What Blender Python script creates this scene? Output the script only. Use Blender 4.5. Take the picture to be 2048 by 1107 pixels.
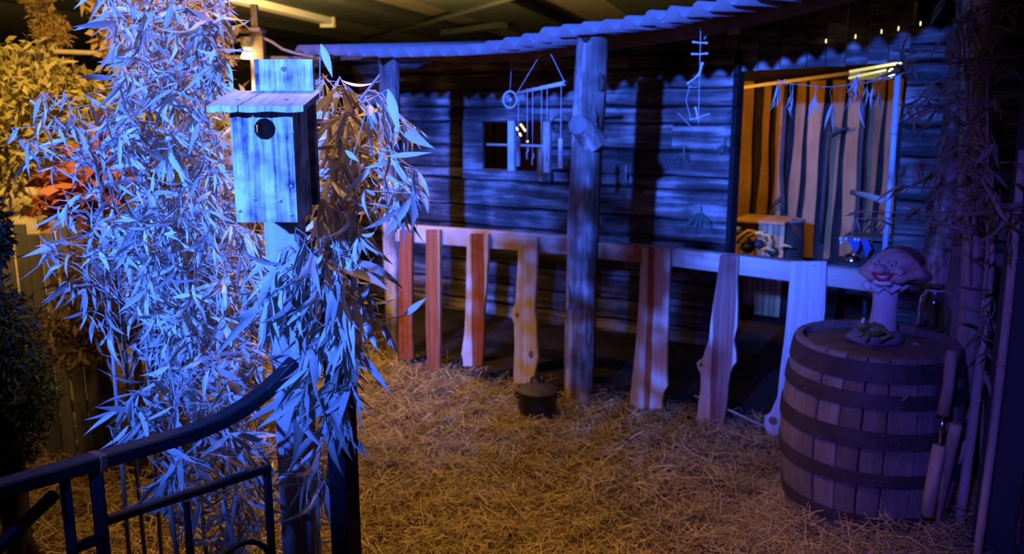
import bpy, bmesh, math, random
import numpy as np
from mathutils import Vector, Matrix, Quaternion
random.seed(11); np.random.seed(11)
S = bpy.context.scene
for o in list(bpy.data.objects): bpy.data.objects.remove(o)
C = S.collection
PI = math.pi

# ------------------------------------------------------------------ camera
F_PX = 1700.0; CAM = Vector((0, 0, 1.65)); PITCH = math.radians(11.3)
cd = bpy.data.cameras.new('camera'); cam = bpy.data.objects.new('camera', cd); C.objects.link(cam)
cam.location = CAM; cam.rotation_euler = (PI/2 - PITCH, 0, 0)
cd.sensor_width = 36; cd.lens = F_PX/2048*36; cd.clip_start = .05; cd.clip_end = 200
cd.dof.use_dof = True; cd.dof.focus_distance = 1.72; cd.dof.aperture_fstop = 5.6
S.camera = cam

# ------------------------------------------------------------------ world, lights, exposure
wd = bpy.data.worlds.new('world'); S.world = wd; wd.use_nodes = True
wd.node_tree.nodes['Background'].inputs[0].default_value = (.35, .38, .6, 1)
wd.node_tree.nodes['Background'].inputs[1].default_value = .004
S.view_settings.view_transform = 'Standard'; S.view_settings.look = 'None'
S.view_settings.exposure = 0; S.view_settings.gamma = 1; S.view_settings.use_curve_mapping = False

BLUE = (.032, .116, 1.0); WARM = (1.0, .56, .13)
def light(name, kind, loc, energy, col, target=None, size=.1, angle=90, blend=.5):
    l = bpy.data.lights.new(name, kind); l.energy = energy; l.color = col
    if kind in ('POINT', 'SPOT'): l.shadow_soft_size = size
    if kind == 'SPOT': l.spot_size = math.radians(angle); l.spot_blend = blend
    o = bpy.data.objects.new(name, l); C.objects.link(o); o.location = loc
    if target is not None:
        o.rotation_euler = (Vector(target) - Vector(loc)).to_track_quat('-Z', 'Y').to_euler()
    return o
light('blue_stage_spot', 'SPOT', (-2.9, -3.6, 3.08), 18000, BLUE, (-.62, 2.5, 2.02), .09, 27.5, .85)
light('blue_side_spot', 'SPOT', (-1.1, -1.6, 3.0), 820, (.085, .075, 1.0), (1.42, 3.25, .55), .06, 25, .9)
light('warm_yard_spot', 'SPOT', (-1.45, 4.15, 2.62), 210, WARM, (-.85, 5.0, .35), .05, 62, 1.0)
light('warm_near_spot', 'SPOT', (-.50, 2.40, 3.0), 250, WARM, (-.42, 2.70, 0), .05, 82, 1.0)
light('warm_garden_flood', 'SPOT', (-1.75, 2.9, 2.75), 360, (1.0, .60, .17), (-2.35, 4.6, 1.25), .08, 86, .9)
light('warm_hall_lamp', 'POINT', (-3.0, 17.0, 2.4), 2200, (1.0, .66, .22), None, .3)  # unseen fill added to brighten the hall ceiling

# ------------------------------------------------------------------ picture measurements -> world
FW_ = Vector((0, math.cos(PITCH), -math.sin(PITCH))); UP_ = Vector((0, math.sin(PITCH), math.cos(PITCH)))
def ray(x, y): return FW_ + Vector((1, 0, 0))*((x-1024)/F_PX) - UP_*((y-553.5)/F_PX)
def at_y(x, y, Y): d = ray(x, y); return CAM + d*(Y/d.y)
def at_z(x, y, z): d = ray(x, y); return CAM + d*((z-CAM.z)/d.z)
# fence frame: u runs along the porch fence (towards the right), w away from the yard into the cabin
FA = Vector((-.4898, 5.1191, 0)); FU = Vector((.85633, -.51642, 0)); FN = Vector((.51642, .85633, 0))
def FP(u, w, z): return FA + FU*u + FN*w + Vector((0, 0, z))
def onw(x, y, w):
    d = ray(x, y); t = (FA + FN*w - CAM).dot(FN)/d.dot(FN); P = CAM + d*t
    return (P-FA).dot(FU), P.z
def ground(x, y):
    g = .012*math.sin(2.1*x+1.3*y) + .01*math.sin(3.7*y-1.9*x+1) + .008*math.sin(7*x+5*y)
    g += .145*math.exp(-(((x-1.42)/.40)**2 + ((y-2.98)/.42)**2)**1.5)
    g += .05*math.exp(-(((x-1.15)/.25)**2 + ((y-2.6)/.2)**2))
    return g + .02

# ------------------------------------------------------------------ materials
MATS = {}
def nodes(name):
    m = bpy.data.materials.new(name); m.use_nodes = True; nt = m.node_tree
    return m, nt, nt.nodes['Principled BSDF']
def N(nt, t, **kw):
    n = nt.nodes.new(t)
    for k, v in kw.items():
        if k.startswith('i_'): n.inputs[int(k[2:])].default_value = v
        else: setattr(n, k, v)
    return n
def ramp(nt, stops):
    r = N(nt, 'ShaderNodeValToRGB'); e = r.color_ramp.elements
    while len(e) < len(stops): e.new(.5)
    for i, (p, c) in enumerate(stops): e[i].position = p; e[i].color = (*c, 1)
    return r
def plain(name, col, rough=.6, metal=0, noise=.25, scale=12, bump=.0, spec=.4, emit=None, es=0):
    m, nt, b = nodes(name)
    tc = N(nt, 'ShaderNodeTexCoord'); no = N(nt, 'ShaderNodeTexNoise'); no.inputs['Scale'].default_value = scale; no.inputs['Detail'].default_value = 5
    nt.links.new(tc.outputs['Object'], no.inputs['Vector'])
    r = ramp(nt, [(.25, tuple(c*(1-noise) for c in col)), (.75, tuple(min(1, c*(1+noise)) for c in col))])
    nt.links.new(no.outputs['Fac'], r.inputs['Fac']); nt.links.new(r.outputs['Color'], b.inputs['Base Color'])
    b.inputs['Roughness'].default_value = rough; b.inputs['Metallic'].default_value = metal; b.inputs['Specular IOR Level'].default_value = spec
    if bump:
        bp = N(nt, 'ShaderNodeBump'); bp.inputs['Strength'].default_value = bump; bp.inputs['Distance'].default_value = .01
        nt.links.new(no.outputs['Fac'], bp.inputs['Height']); nt.links.new(bp.outputs['Normal'], b.inputs['Normal'])
    if emit: b.inputs['Emission Color'].default_value = (*emit, 1); b.inputs['Emission Strength'].default_value = es
    MATS[name] = m; return m
def wood(name, dark, mid, light_, stretch=(1.5, 22, 22), rand=.35, rough=.75, bump=.5, contrast=(.3, .5, .72), rot=0, blot=3.0):
    """grain runs along the axis with the small stretch value (fence-frame coordinates when rot is set)"""
    m, nt, b = nodes(name)
    tc = N(nt, 'ShaderNodeTexCoord'); mp0 = N(nt, 'ShaderNodeMapping'); mp0.inputs['Rotation'].default_value = (0, 0, rot)
    mp = N(nt, 'ShaderNodeMapping'); mp.inputs['Scale'].default_value = stretch
    oi = N(nt, 'ShaderNodeObjectInfo'); add = N(nt, 'ShaderNodeVectorMath', operation='ADD'); mul = N(nt, 'ShaderNodeMath', operation='MULTIPLY'); mul.inputs[1].default_value = 37
    nt.links.new(oi.outputs['Random'], mul.inputs[0]); nt.links.new(tc.outputs['Object'], mp0.inputs['Vector'])
    nt.links.new(mp0.outputs['Vector'], mp.inputs['Vector']); nt.links.new(mp.outputs['Vector'], add.inputs[0]); nt.links.new(mul.outputs[0], add.inputs[1])
    no = N(nt, 'ShaderNodeTexNoise'); no.inputs['Scale'].default_value = 1; no.inputs['Detail'].default_value = 8; no.inputs['Roughness'].default_value = .62
    nt.links.new(add.outputs[0], no.inputs['Vector'])
    n2 = N(nt, 'ShaderNodeTexNoise'); n2.inputs['Scale'].default_value = blot; n2.inputs['Detail'].default_value = 3; nt.links.new(tc.outputs['Object'], n2.inputs['Vector'])
    mx = N(nt, 'ShaderNodeMath', operation='MULTIPLY_ADD'); mx.inputs[1].default_value = .45; nt.links.new(n2.outputs['Fac'], mx.inputs[0])
    ms = N(nt, 'ShaderNodeMath', operation='MULTIPLY'); ms.inputs[1].default_value = .55; nt.links.new(no.outputs['Fac'], ms.inputs[0]); nt.links.new(ms.outputs[0], mx.inputs[2])
    r = ramp(nt, [(contrast[0], dark), (contrast[1], mid), (contrast[2], light_)]); nt.links.new(mx.outputs[0], r.inputs['Fac'])
    hv = N(nt, 'ShaderNodeHueSaturation'); mr = N(nt, 'ShaderNodeMapRange'); mr.inputs['To Min'].default_value = 1-rand; mr.inputs['To Max'].default_value = 1+rand
    nt.links.new(oi.outputs['Random'], mr.inputs['Value']); nt.links.new(mr.outputs['Result'], hv.inputs['Value']); nt.links.new(r.outputs['Color'], hv.inputs['Color'])
    nt.links.new(hv.outputs['Color'], b.inputs['Base Color']); b.inputs['Roughness'].default_value = rough; b.inputs['Specular IOR Level'].default_value = .25
    bp = N(nt, 'ShaderNodeBump'); bp.inputs['Strength'].default_value = bump; bp.inputs['Distance'].default_value = .008
    nt.links.new(no.outputs['Fac'], bp.inputs['Height']); nt.links.new(bp.outputs['Normal'], b.inputs['Normal'])
    MATS[name] = m; return m
def leafmat(name, c1, c2, transl=.35, rough=.55):
    m, nt, b = nodes(name)
    g = N(nt, 'ShaderNodeNewGeometry'); oi = N(nt, 'ShaderNodeObjectInfo'); a = N(nt, 'ShaderNodeMath', operation='ADD'); fr = N(nt, 'ShaderNodeMath', operation='FRACT')
    nt.links.new(g.outputs['Random Per Island'], a.inputs[0]); nt.links.new(oi.outputs['Random'], a.inputs[1]); nt.links.new(a.outputs[0], fr.inputs[0])
    r = ramp(nt, [(0, c1), (1, c2)]); nt.links.new(fr.outputs[0], r.inputs['Fac'])
    nt.links.new(r.outputs['Color'], b.inputs['Base Color']); b.inputs['Roughness'].default_value = rough; b.inputs['Specular IOR Level'].default_value = .3
    t = N(nt, 'ShaderNodeBsdfTranslucent'); nt.links.new(r.outputs['Color'], t.inputs['Color'])
    mx = N(nt, 'ShaderNodeMixShader'); mx.inputs[0].default_value = transl
    nt.links.new(b.outputs[0], mx.inputs[1]); nt.links.new(t.outputs[0], mx.inputs[2]); nt.links.new(mx.outputs[0], nt.nodes['Material Output'].inputs['Surface'])
    MATS[name] = m; return m

FROT = -math.atan2(FU.y, FU.x)
wood('wall_wood', (.025, .018, .014), (.105, .08, .064), (.40, .33, .27), (1.6, 16, 20), .3, .8, .8, (.38, .5, .62), FROT)
wood('inner_wood', (.20, .09, .025), (.36, .18, .05), (.48, .27, .09), (14, 14, 1.6), .2, .8, .3, (.3, .5, .72), FROT)
wood('old_post', (.04, .028, .022), (.19, .14, .11), (.60, .52, .45), (16, 16, 1.6), .1, .85, 1.0, (.36, .5, .64), blot=5)
wood('grey_board', (.05, .04, .035), (.36, .31, .27), (.74, .68, .60), (75, 75, 4), .05, .85, 1.0, (.37, .47, .60), blot=22)
wood('grey_roof_board', (.08, .05, .035), (.50, .42, .35), (.74, .66, .57), (95, 5.0, 10), .05, .8, .9, (.30, .45, .64), blot=9)
wood('post_wood', (.22, .19, .16), (.38, .34, .29), (.52, .47, .41), (40, 40, 2), .05, .8, .4, blot=6)
wood('rail_wood', (.35, .24, .17), (.55, .42, .31), (.68, .56, .44), (2, 30, 30), .1, .7, .3, rot=FROT)
wood('red_rail_wood', (.22, .09, .05), (.38, .17, .09), (.5, .25, .14), (2, 30, 30), .1, .7, .3, rot=FROT)
wood('barrel_wood', (.065, .047, .04), (.19, .14, .115), (.34, .265, .215), (16, 16, 1.8), .22, .75, .5, (.3, .5, .7))
wood('barrel_head', (.10, .06, .035), (.19, .12, .075), (.27, .18, .11), (2, 18, 18), .12, .7, .4)
wood('cane', (.22, .14, .09), (.38, .27, .18), (.5, .38, .26), (30, 30, 3), .25, .6, .2)
wood('beam_wood', (.14, .07, .04), (.24, .13, .07), (.34, .2, .11), (2, 20, 20), .1, .8, .3, rot=FROT)
wood('cabinet_wood', (.38, .19, .06), (.55, .31, .11), (.7, .45, .2), (26, 26, 1.5), .2, .6, .2)
wood('lamp_wood', (.45, .34, .2), (.6, .47, .3), (.7, .58, .4), (20, 20, 2), .1, .7, .2)
wood('garden_plank', (.05, .045, .045), (.11, .10, .10), (.2, .185, .175), (16, 16, 1.5), .3, .8, .4)
plain('black_iron', (.010, .009, .010), .5, .0, .3, 30, .12, .4)
plain('pot_iron', (.012, .012, .012), .3, .0, .3, 30, .1, .5)
plain('pot_lid', (.07, .055, .045), .6, 0, .3, 20, .1)
plain('hoop_iron', (.055, .04, .04), .6, .2, .35, 14, .3)
plain('rust', (.20, .09, .04), .8, 0, .3, 40, .2)
plain('screw', (.30, .29, .28), .35, .7, .2, 50)
plain('hole_dark', (.01, .008, .006), .95, 0, .2, 10)
plain('earth', (.10, .07, .04), .95, 0, .45, 7, .5, .1)
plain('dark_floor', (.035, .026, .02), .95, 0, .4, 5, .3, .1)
plain('ceiling_panel', (.34, .30, .22), .8, 0, .12, .5)
plain('ceiling_beam', (.05, .058, .05), .7, 0, .2, 1)
plain('ceiling_fixture', (.75, .72, .62), .5, 0, .06, 2)
plain('far_dark', (.05, .045, .04), .9, 0, .3, 1)
plain('tin_roof', (.27, .20, .17), .65, 0, .18, 5, .1)
plain('white_pipe', (.62, .62, .64), .45, 0, .1, 9)
plain('chime_bamboo', (.55, .50, .42), .55, 0, .15, 25)
plain('string', (.60, .56, .50), .8, 0, .1, 40)
plain('bone', (.60, .56, .48), .6, 0, .15, 30)
plain('shell', (.55, .5, .48), .35, 0, .15, 40)
plain('figure_skin', (.56, .36, .30), .5, 0, .45, 26, .15)
plain('figure_cap', (.16, .07, .05), .55, 0, .35, 16, .15)
plain('figure_stem', (.66, .60, .56), .5, 0, .12, 20, .15)
plain('figure_lip', (.45, .035, .06), .35, 0, .2, 30)
plain('figure_tooth', (.8, .76, .7), .35, 0, .05, 30)
plain('figure_eye', (.03, .03, .04), .25, 0, .1, 30)
plain('figure_frog', (.17, .20, .05), .4, 0, .4, 40, .15)
plain('figure_rock', (.20, .18, .18), .7, 0, .35, 25, .3)
plain('blue_cloth', (.03, .07, .26), .7, 0, .2, 20)
plain('chrome', (.72, .66, .55), .15, 1, .05, 10)
plain('white_peg', (.7, .7, .68), .4, 0, .05, 10)
plain('yellow_stuff', (.62, .40, .08), .6, 0, .25, 18)
plain('teal_stuff', (.18, .30, .28), .6, 0, .25, 18)
plain('dark_stuff', (.03, .035, .03), .7, 0, .3, 18)
plain('dark_brown', (.05, .025, .01), .8, 0, .3, 18)
plain('rock_pale', (.50, .42, .28), .9, 0, .3, 9, .6, .1)
plain('bulb_glow', (.9, .85, .7), .4, 0, .02, 5, 0, .3, (1.0, .72, .35), 9)
plain('inner_glow', (.9, .9, .7), .4, 0, .02, 5, 0, .3, (1.0, .98, .62), 14)
plain('tube_glow', (.8, .8, .6), .4, 0, .02, 5, 0, .3, (.85, .80, .32), .9)
plain('fairy_glow', (.9, .8, .4), .4, 0, .02, 5, 0, .3, (1.0, .85, .35), 2.2)
leafmat('bamboo_leaf', (.72, .67, .54), (.32, .26, .17), .28)
leafmat('bamboo_leaf_old', (.34, .26, .16), (.16, .11, .07), .30)  # darker, browner tone of the bamboo leaf
leafmat('straw', (.70, .52, .22), (.16, .10, .04), .12, .6)
leafmat('dry_leaf', (.62, .44, .16), (.5, .33, .12), .2)
leafmat('yellow_foliage', (.50, .42, .14), (.30, .26, .08), .25)
leafmat('gold_foliage', (.80, .60, .24), (.58, .38, .12), .3)
leafmat('rust_foliage', (.45, .13, .04), (.24, .07, .03), .25)
leafmat('brown_foliage', (.34, .24, .13), (.2, .14, .08), .2)
leafmat('dark_foliage', (.035, .06, .025), (.02, .035, .018), .1)
leafmat('sprig', (.10, .14, .09), (.06, .09, .06), .1)
m, nt, b = nodes('glass'); b.inputs['Base Color'].default_value = (.62, .74, .80, 1); b.inputs['Roughness'].default_value = .08
b.inputs['Transmission Weight'].default_value = 1; b.inputs['IOR'].default_value = 1.45; MATS['glass'] = m
def picket_mat(name, centre, half, wobble=.02, red=(.32, .08, .022), pale=(.66, .52, .36)):
    """cedar board: red heartwood stripe at `centre` (+-half, metres, across the board), pale sapwood outside"""
    m, nt, b = nodes(name); tc = N(nt, 'ShaderNodeTexCoord'); mp = N(nt, 'ShaderNodeMapping'); mp.inputs['Rotation'].default_value = (0, 0, FROT)
    nt.links.new(tc.outputs['Object'], mp.inputs['Vector']); sx = N(nt, 'ShaderNodeSeparateXYZ'); nt.links.new(mp.outputs['Vector'], sx.inputs[0])
    st = N(nt, 'ShaderNodeMapping'); st.inputs['Scale'].default_value = (8, 8, 2.2); nt.links.new(mp.outputs['Vector'], st.inputs['Vector'])
    no = N(nt, 'ShaderNodeTexNoise'); no.inputs['Scale'].default_value = 1; nt.links.new(st.outputs['Vector'], no.inputs['Vector'])
    a = N(nt, 'ShaderNodeMath', operation='MULTIPLY_ADD'); a.inputs[1].default_value = wobble*2; nt.links.new(no.outputs['Fac'], a.inputs[0]); nt.links.new(sx.outputs[0], a.inputs[2])
    s2 = N(nt, 'ShaderNodeMath', operation='SUBTRACT'); s2.inputs[1].default_value = centre + wobble; nt.links.new(a.outputs[0], s2.inputs[0])
    ab = N(nt, 'ShaderNodeMath', operation='ABSOLUTE'); nt.links.new(s2.outputs[0], ab.inputs[0])
    mr = N(nt, 'ShaderNodeMapRange'); mr.inputs['From Min'].default_value = max(half-.006, 0); mr.inputs['From Max'].default_value = half+.004; nt.links.new(ab.outputs[0], mr.inputs['Value'])
    g2 = N(nt, 'ShaderNodeMapping'); g2.inputs['Scale'].default_value = (70, 70, 3); nt.links.new(mp.outputs['Vector'], g2.inputs['Vector'])
    n2 = N(nt, 'ShaderNodeTexNoise'); n2.inputs['Scale'].default_value = 1; n2.inputs['Detail'].default_value = 5; nt.links.new(g2.outputs['Vector'], n2.inputs['Vector'])
    r1 = ramp(nt, [(.3, tuple(c*.7 for c in red)), (.7, tuple(c*1.25 for c in red))]); r2 = ramp(nt, [(.3, tuple(c*.75 for c in pale)), (.7, tuple(c*1.1 for c in pale))])
    nt.links.new(n2.outputs['Fac'], r1.inputs['Fac']); nt.links.new(n2.outputs['Fac'], r2.inputs['Fac'])
    mx = N(nt, 'ShaderNodeMix', data_type='RGBA'); nt.links.new(mr.outputs['Result'], mx.inputs[0]); nt.links.new(r1.outputs['Color'], mx.inputs[6]); nt.links.new(r2.outputs['Color'], mx.inputs[7])
    nt.links.new(mx.outputs[2], b.inputs['Base Color']); b.inputs['Roughness'].default_value = .7; b.inputs['Specular IOR Level'].default_value = .25
    MATS[name] = m; return name

# ------------------------------------------------------------------ mesh helpers
ORG = {}
def nz(v): return v.normalized() if v.length > 1e-9 else Vector((0, 0, 1))
class MB:
    def __init__(s): s.v = []; s.f = []
    def add(s, vs, fs):
        o = len(s.v); s.v += [Vector(p) for p in vs]; s.f += [tuple(i+o for i in q) for q in fs]; return s
    def box(s, c, size, ax=None):
        c = Vector(c); X, Y, Z = ax or (Vector((1, 0, 0)), Vector((0, 1, 0)), Vector((0, 0, 1)))
        a, b, d = (t/2 for t in size)
        vs = [c + X*(i*a) + Y*(j*b) + Z*(k*d) for k in (-1, 1) for j in (-1, 1) for i in (-1, 1)]
        return s.add(vs, [(0, 2, 3, 1), (4, 5, 7, 6), (0, 1, 5, 4), (2, 6, 7, 3), (0, 4, 6, 2), (1, 3, 7, 5)])
    def tube(s, pts, rad, n=8, cap=True, flat=None):
        pts = [Vector(p) for p in pts]; k = len(pts); rad = [rad]*k if not hasattr(rad, '__len__') else rad
        prev = None; vs = []
        for i, p in enumerate(pts):
            d = nz(pts[min(i+1, k-1)] - pts[max(i-1, 0)])
            if prev is None: a = nz(d.cross(Vector((0, 0, 1))) if abs(d.z) < .95 else d.cross(Vector((0, 1, 0))))
            else: a = nz(prev - d*prev.dot(d))
            prev = a; b = d.cross(a); fl = flat or 1
            vs += [p + (a*math.cos(2*PI*j/n) + b*math.sin(2*PI*j/n)*fl)*rad[i] for j in range(n)]
        fs = [(i*n+j, i*n+(j+1) % n, (i+1)*n+(j+1) % n, (i+1)*n+j) for i in range(k-1) for j in range(n)]
        if cap: fs += [tuple(range(n))[::-1], tuple((k-1)*n+j for j in range(n))]
        return s.add(vs, fs)
    def lathe(s, c, prof, n=24, ax=None, a0=0, a1=2*PI, squash=(1, 1)):
        c = Vector(c); X, Y, Z = ax or (Vector((1, 0, 0)), Vector((0, 1, 0)), Vector((0, 0, 1)))
        full = abs(a1-a0-2*PI) < 1e-6; m = n if full else n+1; k = len(prof)
        vs = [c + X*(r*math.cos(a0+(a1-a0)*j/n)*squash[0]) + Y*(r*math.sin(a0+(a1-a0)*j/n)*squash[1]) + Z*z for r, z in prof for j in range(m)]
        fs = [(i*m+j, i*m+(j+1) % m, (i+1)*m+(j+1) % m, (i+1)*m+j) for i in range(k-1) for j in range(n)]
        return s.add(vs, fs)
    def ell(s, c, r, n=12, m=8, ax=None):
        c = Vector(c); X, Y, Z = ax or (Vector((1, 0, 0)), Vector((0, 1, 0)), Vector((0, 0, 1)))
        vs = []
        for i in range(m+1):
            t = PI*i/m
            for j in range(n):
                a = 2*PI*j/n; vs.append(c + X*(r[0]*math.sin(t)*math.cos(a)) + Y*(r[1]*math.sin(t)*math.sin(a)) + Z*(-r[2]*math.cos(t)))
        return s.add(vs, [(i*n+j, i*n+(j+1) % n, (i+1)*n+(j+1) % n, (i+1)*n+j) for i in range(m) for j in range(n)])
    def strip(s, L, R, thick):
        """board from two edge polylines (3-D points) with thickness vector"""
        k = len(L); T = Vector(thick)
        vs = [Vector(p) for p in L] + [Vector(p) for p in R] + [Vector(p)+T for p in L] + [Vector(p)+T for p in R]
        fs = []
        for i in range(k-1):
            fs += [(i, i+1, k+i+1, k+i), (2*k+i, 3*k+i, 3*k+i+1, 2*k+i+1), (i, 2*k+i, 2*k+i+1, i+1), (k+i, k+i+1, 3*k+i+1, 3*k+i)]
        fs += [(0, k, 3*k, 2*k), (k-1, 3*k-1, 4*k-1, 2*k-1)]
        return s.add(vs, fs)
    def build(s, name, mat, parent=None, smooth=False, org=None, bevel=0):
        o_ = ORG[parent] if parent is not None else (Vector(org) if org is not None else Vector((0, 0, 0)))
        me = bpy.data.meshes.new(name); me.from_pydata([tuple(p-o_) for p in s.v], [], s.f)
        bm = bmesh.new(); bm.from_mesh(me)
        bmesh.ops.recalc_face_normals(bm, faces=bm.faces)
        if bevel: bmesh.ops.bevel(bm, geom=list(bm.edges), offset=bevel, segments=1, affect='EDGES', clamp_overlap=True)
        bm.to_mesh(me); bm.free()
        me.materials.append(MATS[mat])
        if smooth: me.shade_smooth()
        o = bpy.data.objects.new(name, me); C.objects.link(o); ORG[o] = o_
        if parent is not None: o.parent = parent
        else: o.location = o_
        return o
def tag(o, label=None, cat=None, group=None, kind=None):
    if label: o['label'] = label
    if cat: o['category'] = cat
    if group: o['group'] = group
    if kind: o['kind'] = kind
    return o
def thing(name, label, cat, loc, group=None, kind=None):
    o = bpy.data.objects.new(name, None); o.empty_display_size = .05; C.objects.link(o); o.location = loc; ORG[o] = Vector(loc)
    return tag(o, label, cat, group, kind)
AXF = (FU, FN, Vector((0, 0, 1)))
V = Vector

# ================================================================== SETTING
# ---- floor (uneven yard under the straw)
mb = MB(); nx, ny = 90, 110; x0, x1, y0, y1 = -9, 8, -5, 16
gx = [x0 + (x1-x0)*i/nx for i in range(nx+1)]; gy = [y0 + (y1-y0)*j/ny for j in range(ny+1)]
mb.add([(x, y, ground(x, y)-.02) for y in gy for x in gx], [(j*(nx+1)+i, j*(nx+1)+i+1, (j+1)*(nx+1)+i+1, (j+1)*(nx+1)+i) for j in range(ny) for i in range(nx)])
floor = tag(mb.build('floor', 'earth', smooth=True), 'uneven brown earth floor under the straw', 'floor', kind='structure')
# far hall floor, walls
mb = MB(); mb.box((0, 30, -.12), (60, 60, .1)); tag(mb.build('floor', 'far_dark'), 'dark floor of the hall beyond the garden', 'floor', kind='structure')
mb = MB(); mb.box((0, 44, 2), (70, .3, 5)); tag(mb.build('wall_far', 'far_dark'), 'dark end wall of the hall far behind the cabin', 'wall', kind='structure')
# ---- ceiling with broad dark beams
CZ = 4.3; BD = V((.28, 1, 0)).normalized(); BL = V((BD.y, -BD.x, 0))
ceil = thing('ceiling', 'pale hall ceiling crossed by broad dark beams', 'ceiling', (0, 20, CZ), kind='structure')
MB().box((0, 18, CZ+.1), (70, 52, .1)).build('panel', 'ceiling_panel', ceil)
for a, b_ in ((585, 735), (890, 1060), (120, 330), (1240, 1420)):
    pa, pb = at_z(a, 0, CZ), at_z(b_, 0, CZ); la, lb = pa.dot(BL), pb.dot(BL); c = BL*((la+lb)/2) + BD*22
    MB().box((c.x, c.y, CZ-.10), (lb-la, 50, .30), (BL, BD, V((0, 0, 1)))).build('beam', 'ceiling_beam', ceil)
pa = at_z(720, 85, CZ-.3); pb = at_z(1010, 0, CZ-.3)
MB().tube([pa+(pa-pb)*.3, pa, pb, pb+(pb-pa)*.5], .06, 6).build('conduit', 'ceiling_beam', ceil)
fx = thing('ceiling_fixture', 'long pale strip light fixture hanging under the hall ceiling', 'light fixture', at_z(560, 24, CZ-.3))
pa, pb = at_z(655, 42, CZ-.35), at_z(440, -10, CZ-.35)
d = nz(pb-pa); MB().box((pa+pb)/2, (.34, (pb-pa).length, .16), (d.cross(V((0, 0, 1))), d, V((0, 0, 1)))).build('housing', 'ceiling_fixture', fx)
MB().box(pa+V((0, 0, -.02)), (.4, .12, .3), (d.cross(V((0, 0, 1))), d, V((0, 0, 1)))).build('end_cap', 'ceiling_fixture', fx)
fx2 = thing('ceiling_fixture', 'dim strip light fixture on the ceiling above the tin roof', 'light fixture', at_z(950, 46, CZ-.3))
pa, pb = at_z(1005, 50, CZ-.35), at_z(890, 66, CZ-.35); d = nz(pb-pa)
MB().box((pa+pb)/2, (.34, (pb-pa).length, .16), (d.cross(V((0, 0, 1))), d, V((0, 0, 1)))).build('housing', 'ceiling_beam', fx2)

# ---- cabin wall of weathered planks
W = 1.40
U_R, _ = onw(1468, 300, W); U_L = -2.7; U_OR, _ = onw(1792, 300, W)
wu0, wz1 = onw(948, 244, W); wu1, wz0 = onw(1092, 342, W)
_, OPZ = onw(1640, 134, W)
wall = thing('wall_back', 'weathered plank wall of the cabin behind the porch', 'wall', FP(0, W, 0), kind='structure')
def plank(ua, ub, za, zb, w=W, th=.045, parent=wall, mat='wall_wood', bulge=None, name='plank'):
    n = max(3, int((ub-ua)/.13)); bulge = random.uniform(.008, .03) if bulge is None else bulge
    p1, p2, p3 = (random.uniform(0, 6) for _ in range(3)); rows = []
    tl = random.uniform(-.008, .008)
    for i in range(n+1):
        t = i/n; u = ua+(ub-ua)*t
        e0 = .006*math.sin(9*u+p1)+.004*math.sin(23*u+p2); e1 = .006*math.sin(8*u+p3)+.004*math.sin(19*u+p1)
        lo = za+.004+e0*.7+tl*(t-.5); hi = zb-.004+e1*.7+tl*(t-.5); h = hi-lo; bb = bulge*(.75+.35*math.sin(5*u+p2))
        rows.append([FP(u, w, lo), FP(u, w-bb-.012, lo+.012), FP(u, w-bb-.02, lo+h*.5), FP(u, w-bb-.010, hi-.010), FP(u, w, hi), FP(u, w+th, hi), FP(u, w+th, lo)])
    vs = [p for r in rows for p in r]; k = 7
    fs = [(i*k+j, i*k+(j+1) % k, (i+1)*k+(j+1) % k, (i+1)*k+j) for i in range(n) for j in range(k)] + [tuple(range(k)), tuple(n*k+j for j in range(k))]
    return MB().add(vs, fs).build(name, mat, parent)
zs = [0.0]
while zs[-1] < wz0-.2: zs.append(zs[-1]+random.uniform(.12, .17))
zs[-1] = wz0-.085; zs += [wz0, wz0+(wz1-wz0)*.5, wz1]
while zs[-1] < 2.0: zs.append(zs[-1]+random.uniform(.09, .14))
jit = 0
for i in range(len(zs)-1):
    za, zb = zs[i], zs[i+1]; inwin = za > wz0-.01 and zb < wz1+.01
    spans = [(U_L, wu0-.02), (wu1+.02, U_R)] if inwin else [(U_L, U_R)]
    for a, b_ in spans:
        cut = random.uniform(-1.2, 1.0)
        if a+.5 < cut < b_-.4: plank(a, cut, za, zb); plank(cut, b_, za, zb)
        else: plank(a, b_, za, zb)
    plank(U_OR+.03, U_OR+1.0, za, zb)
# wall backing, to stop light leaking through the joints
mb = MB()
for a, b_, c, d_ in ((U_L, wu0-.02, 0, 2.06), (wu1+.02, U_R-.01, 0, 2.06), (wu0-.02, wu1+.02, 0, wz0-.005), (wu0-.02, wu1+.02, wz1+.005, 2.06), (U_OR+.04, U_OR+1.2, 0, 2.3)):
    mb.box(FP((a+b_)/2, W+.06, (c+d_)/2), (b_-a, .02, d_-c), AXF)
mb.build('backing', 'dark_floor', wall)
# vertical boards above the big opening
u = U_R
while u < U_OR+.02:
    wdt = random.uniform(.10, .16); ub = min(u+wdt, U_OR+.03)
    sl = (u-U_R)/(U_OR-U_R)*.035
    MB().strip([FP(u+.003, W-.01, OPZ-.015+sl), FP(u+.003, W-.014, 2.3)], [FP(ub-.003, W-.01, OPZ-.015+sl+random.uniform(-.004, .004)), FP(ub-.003, W-.014, 2.3)], FN*.03).build('lintel_board', 'wall_wood', wall)
    u = ub
MB().box(FP(U_R+.012, W-.01, 1.0), (.03, .14, 2.0), AXF).build('corner_board', 'hole_dark', wall)
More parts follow.
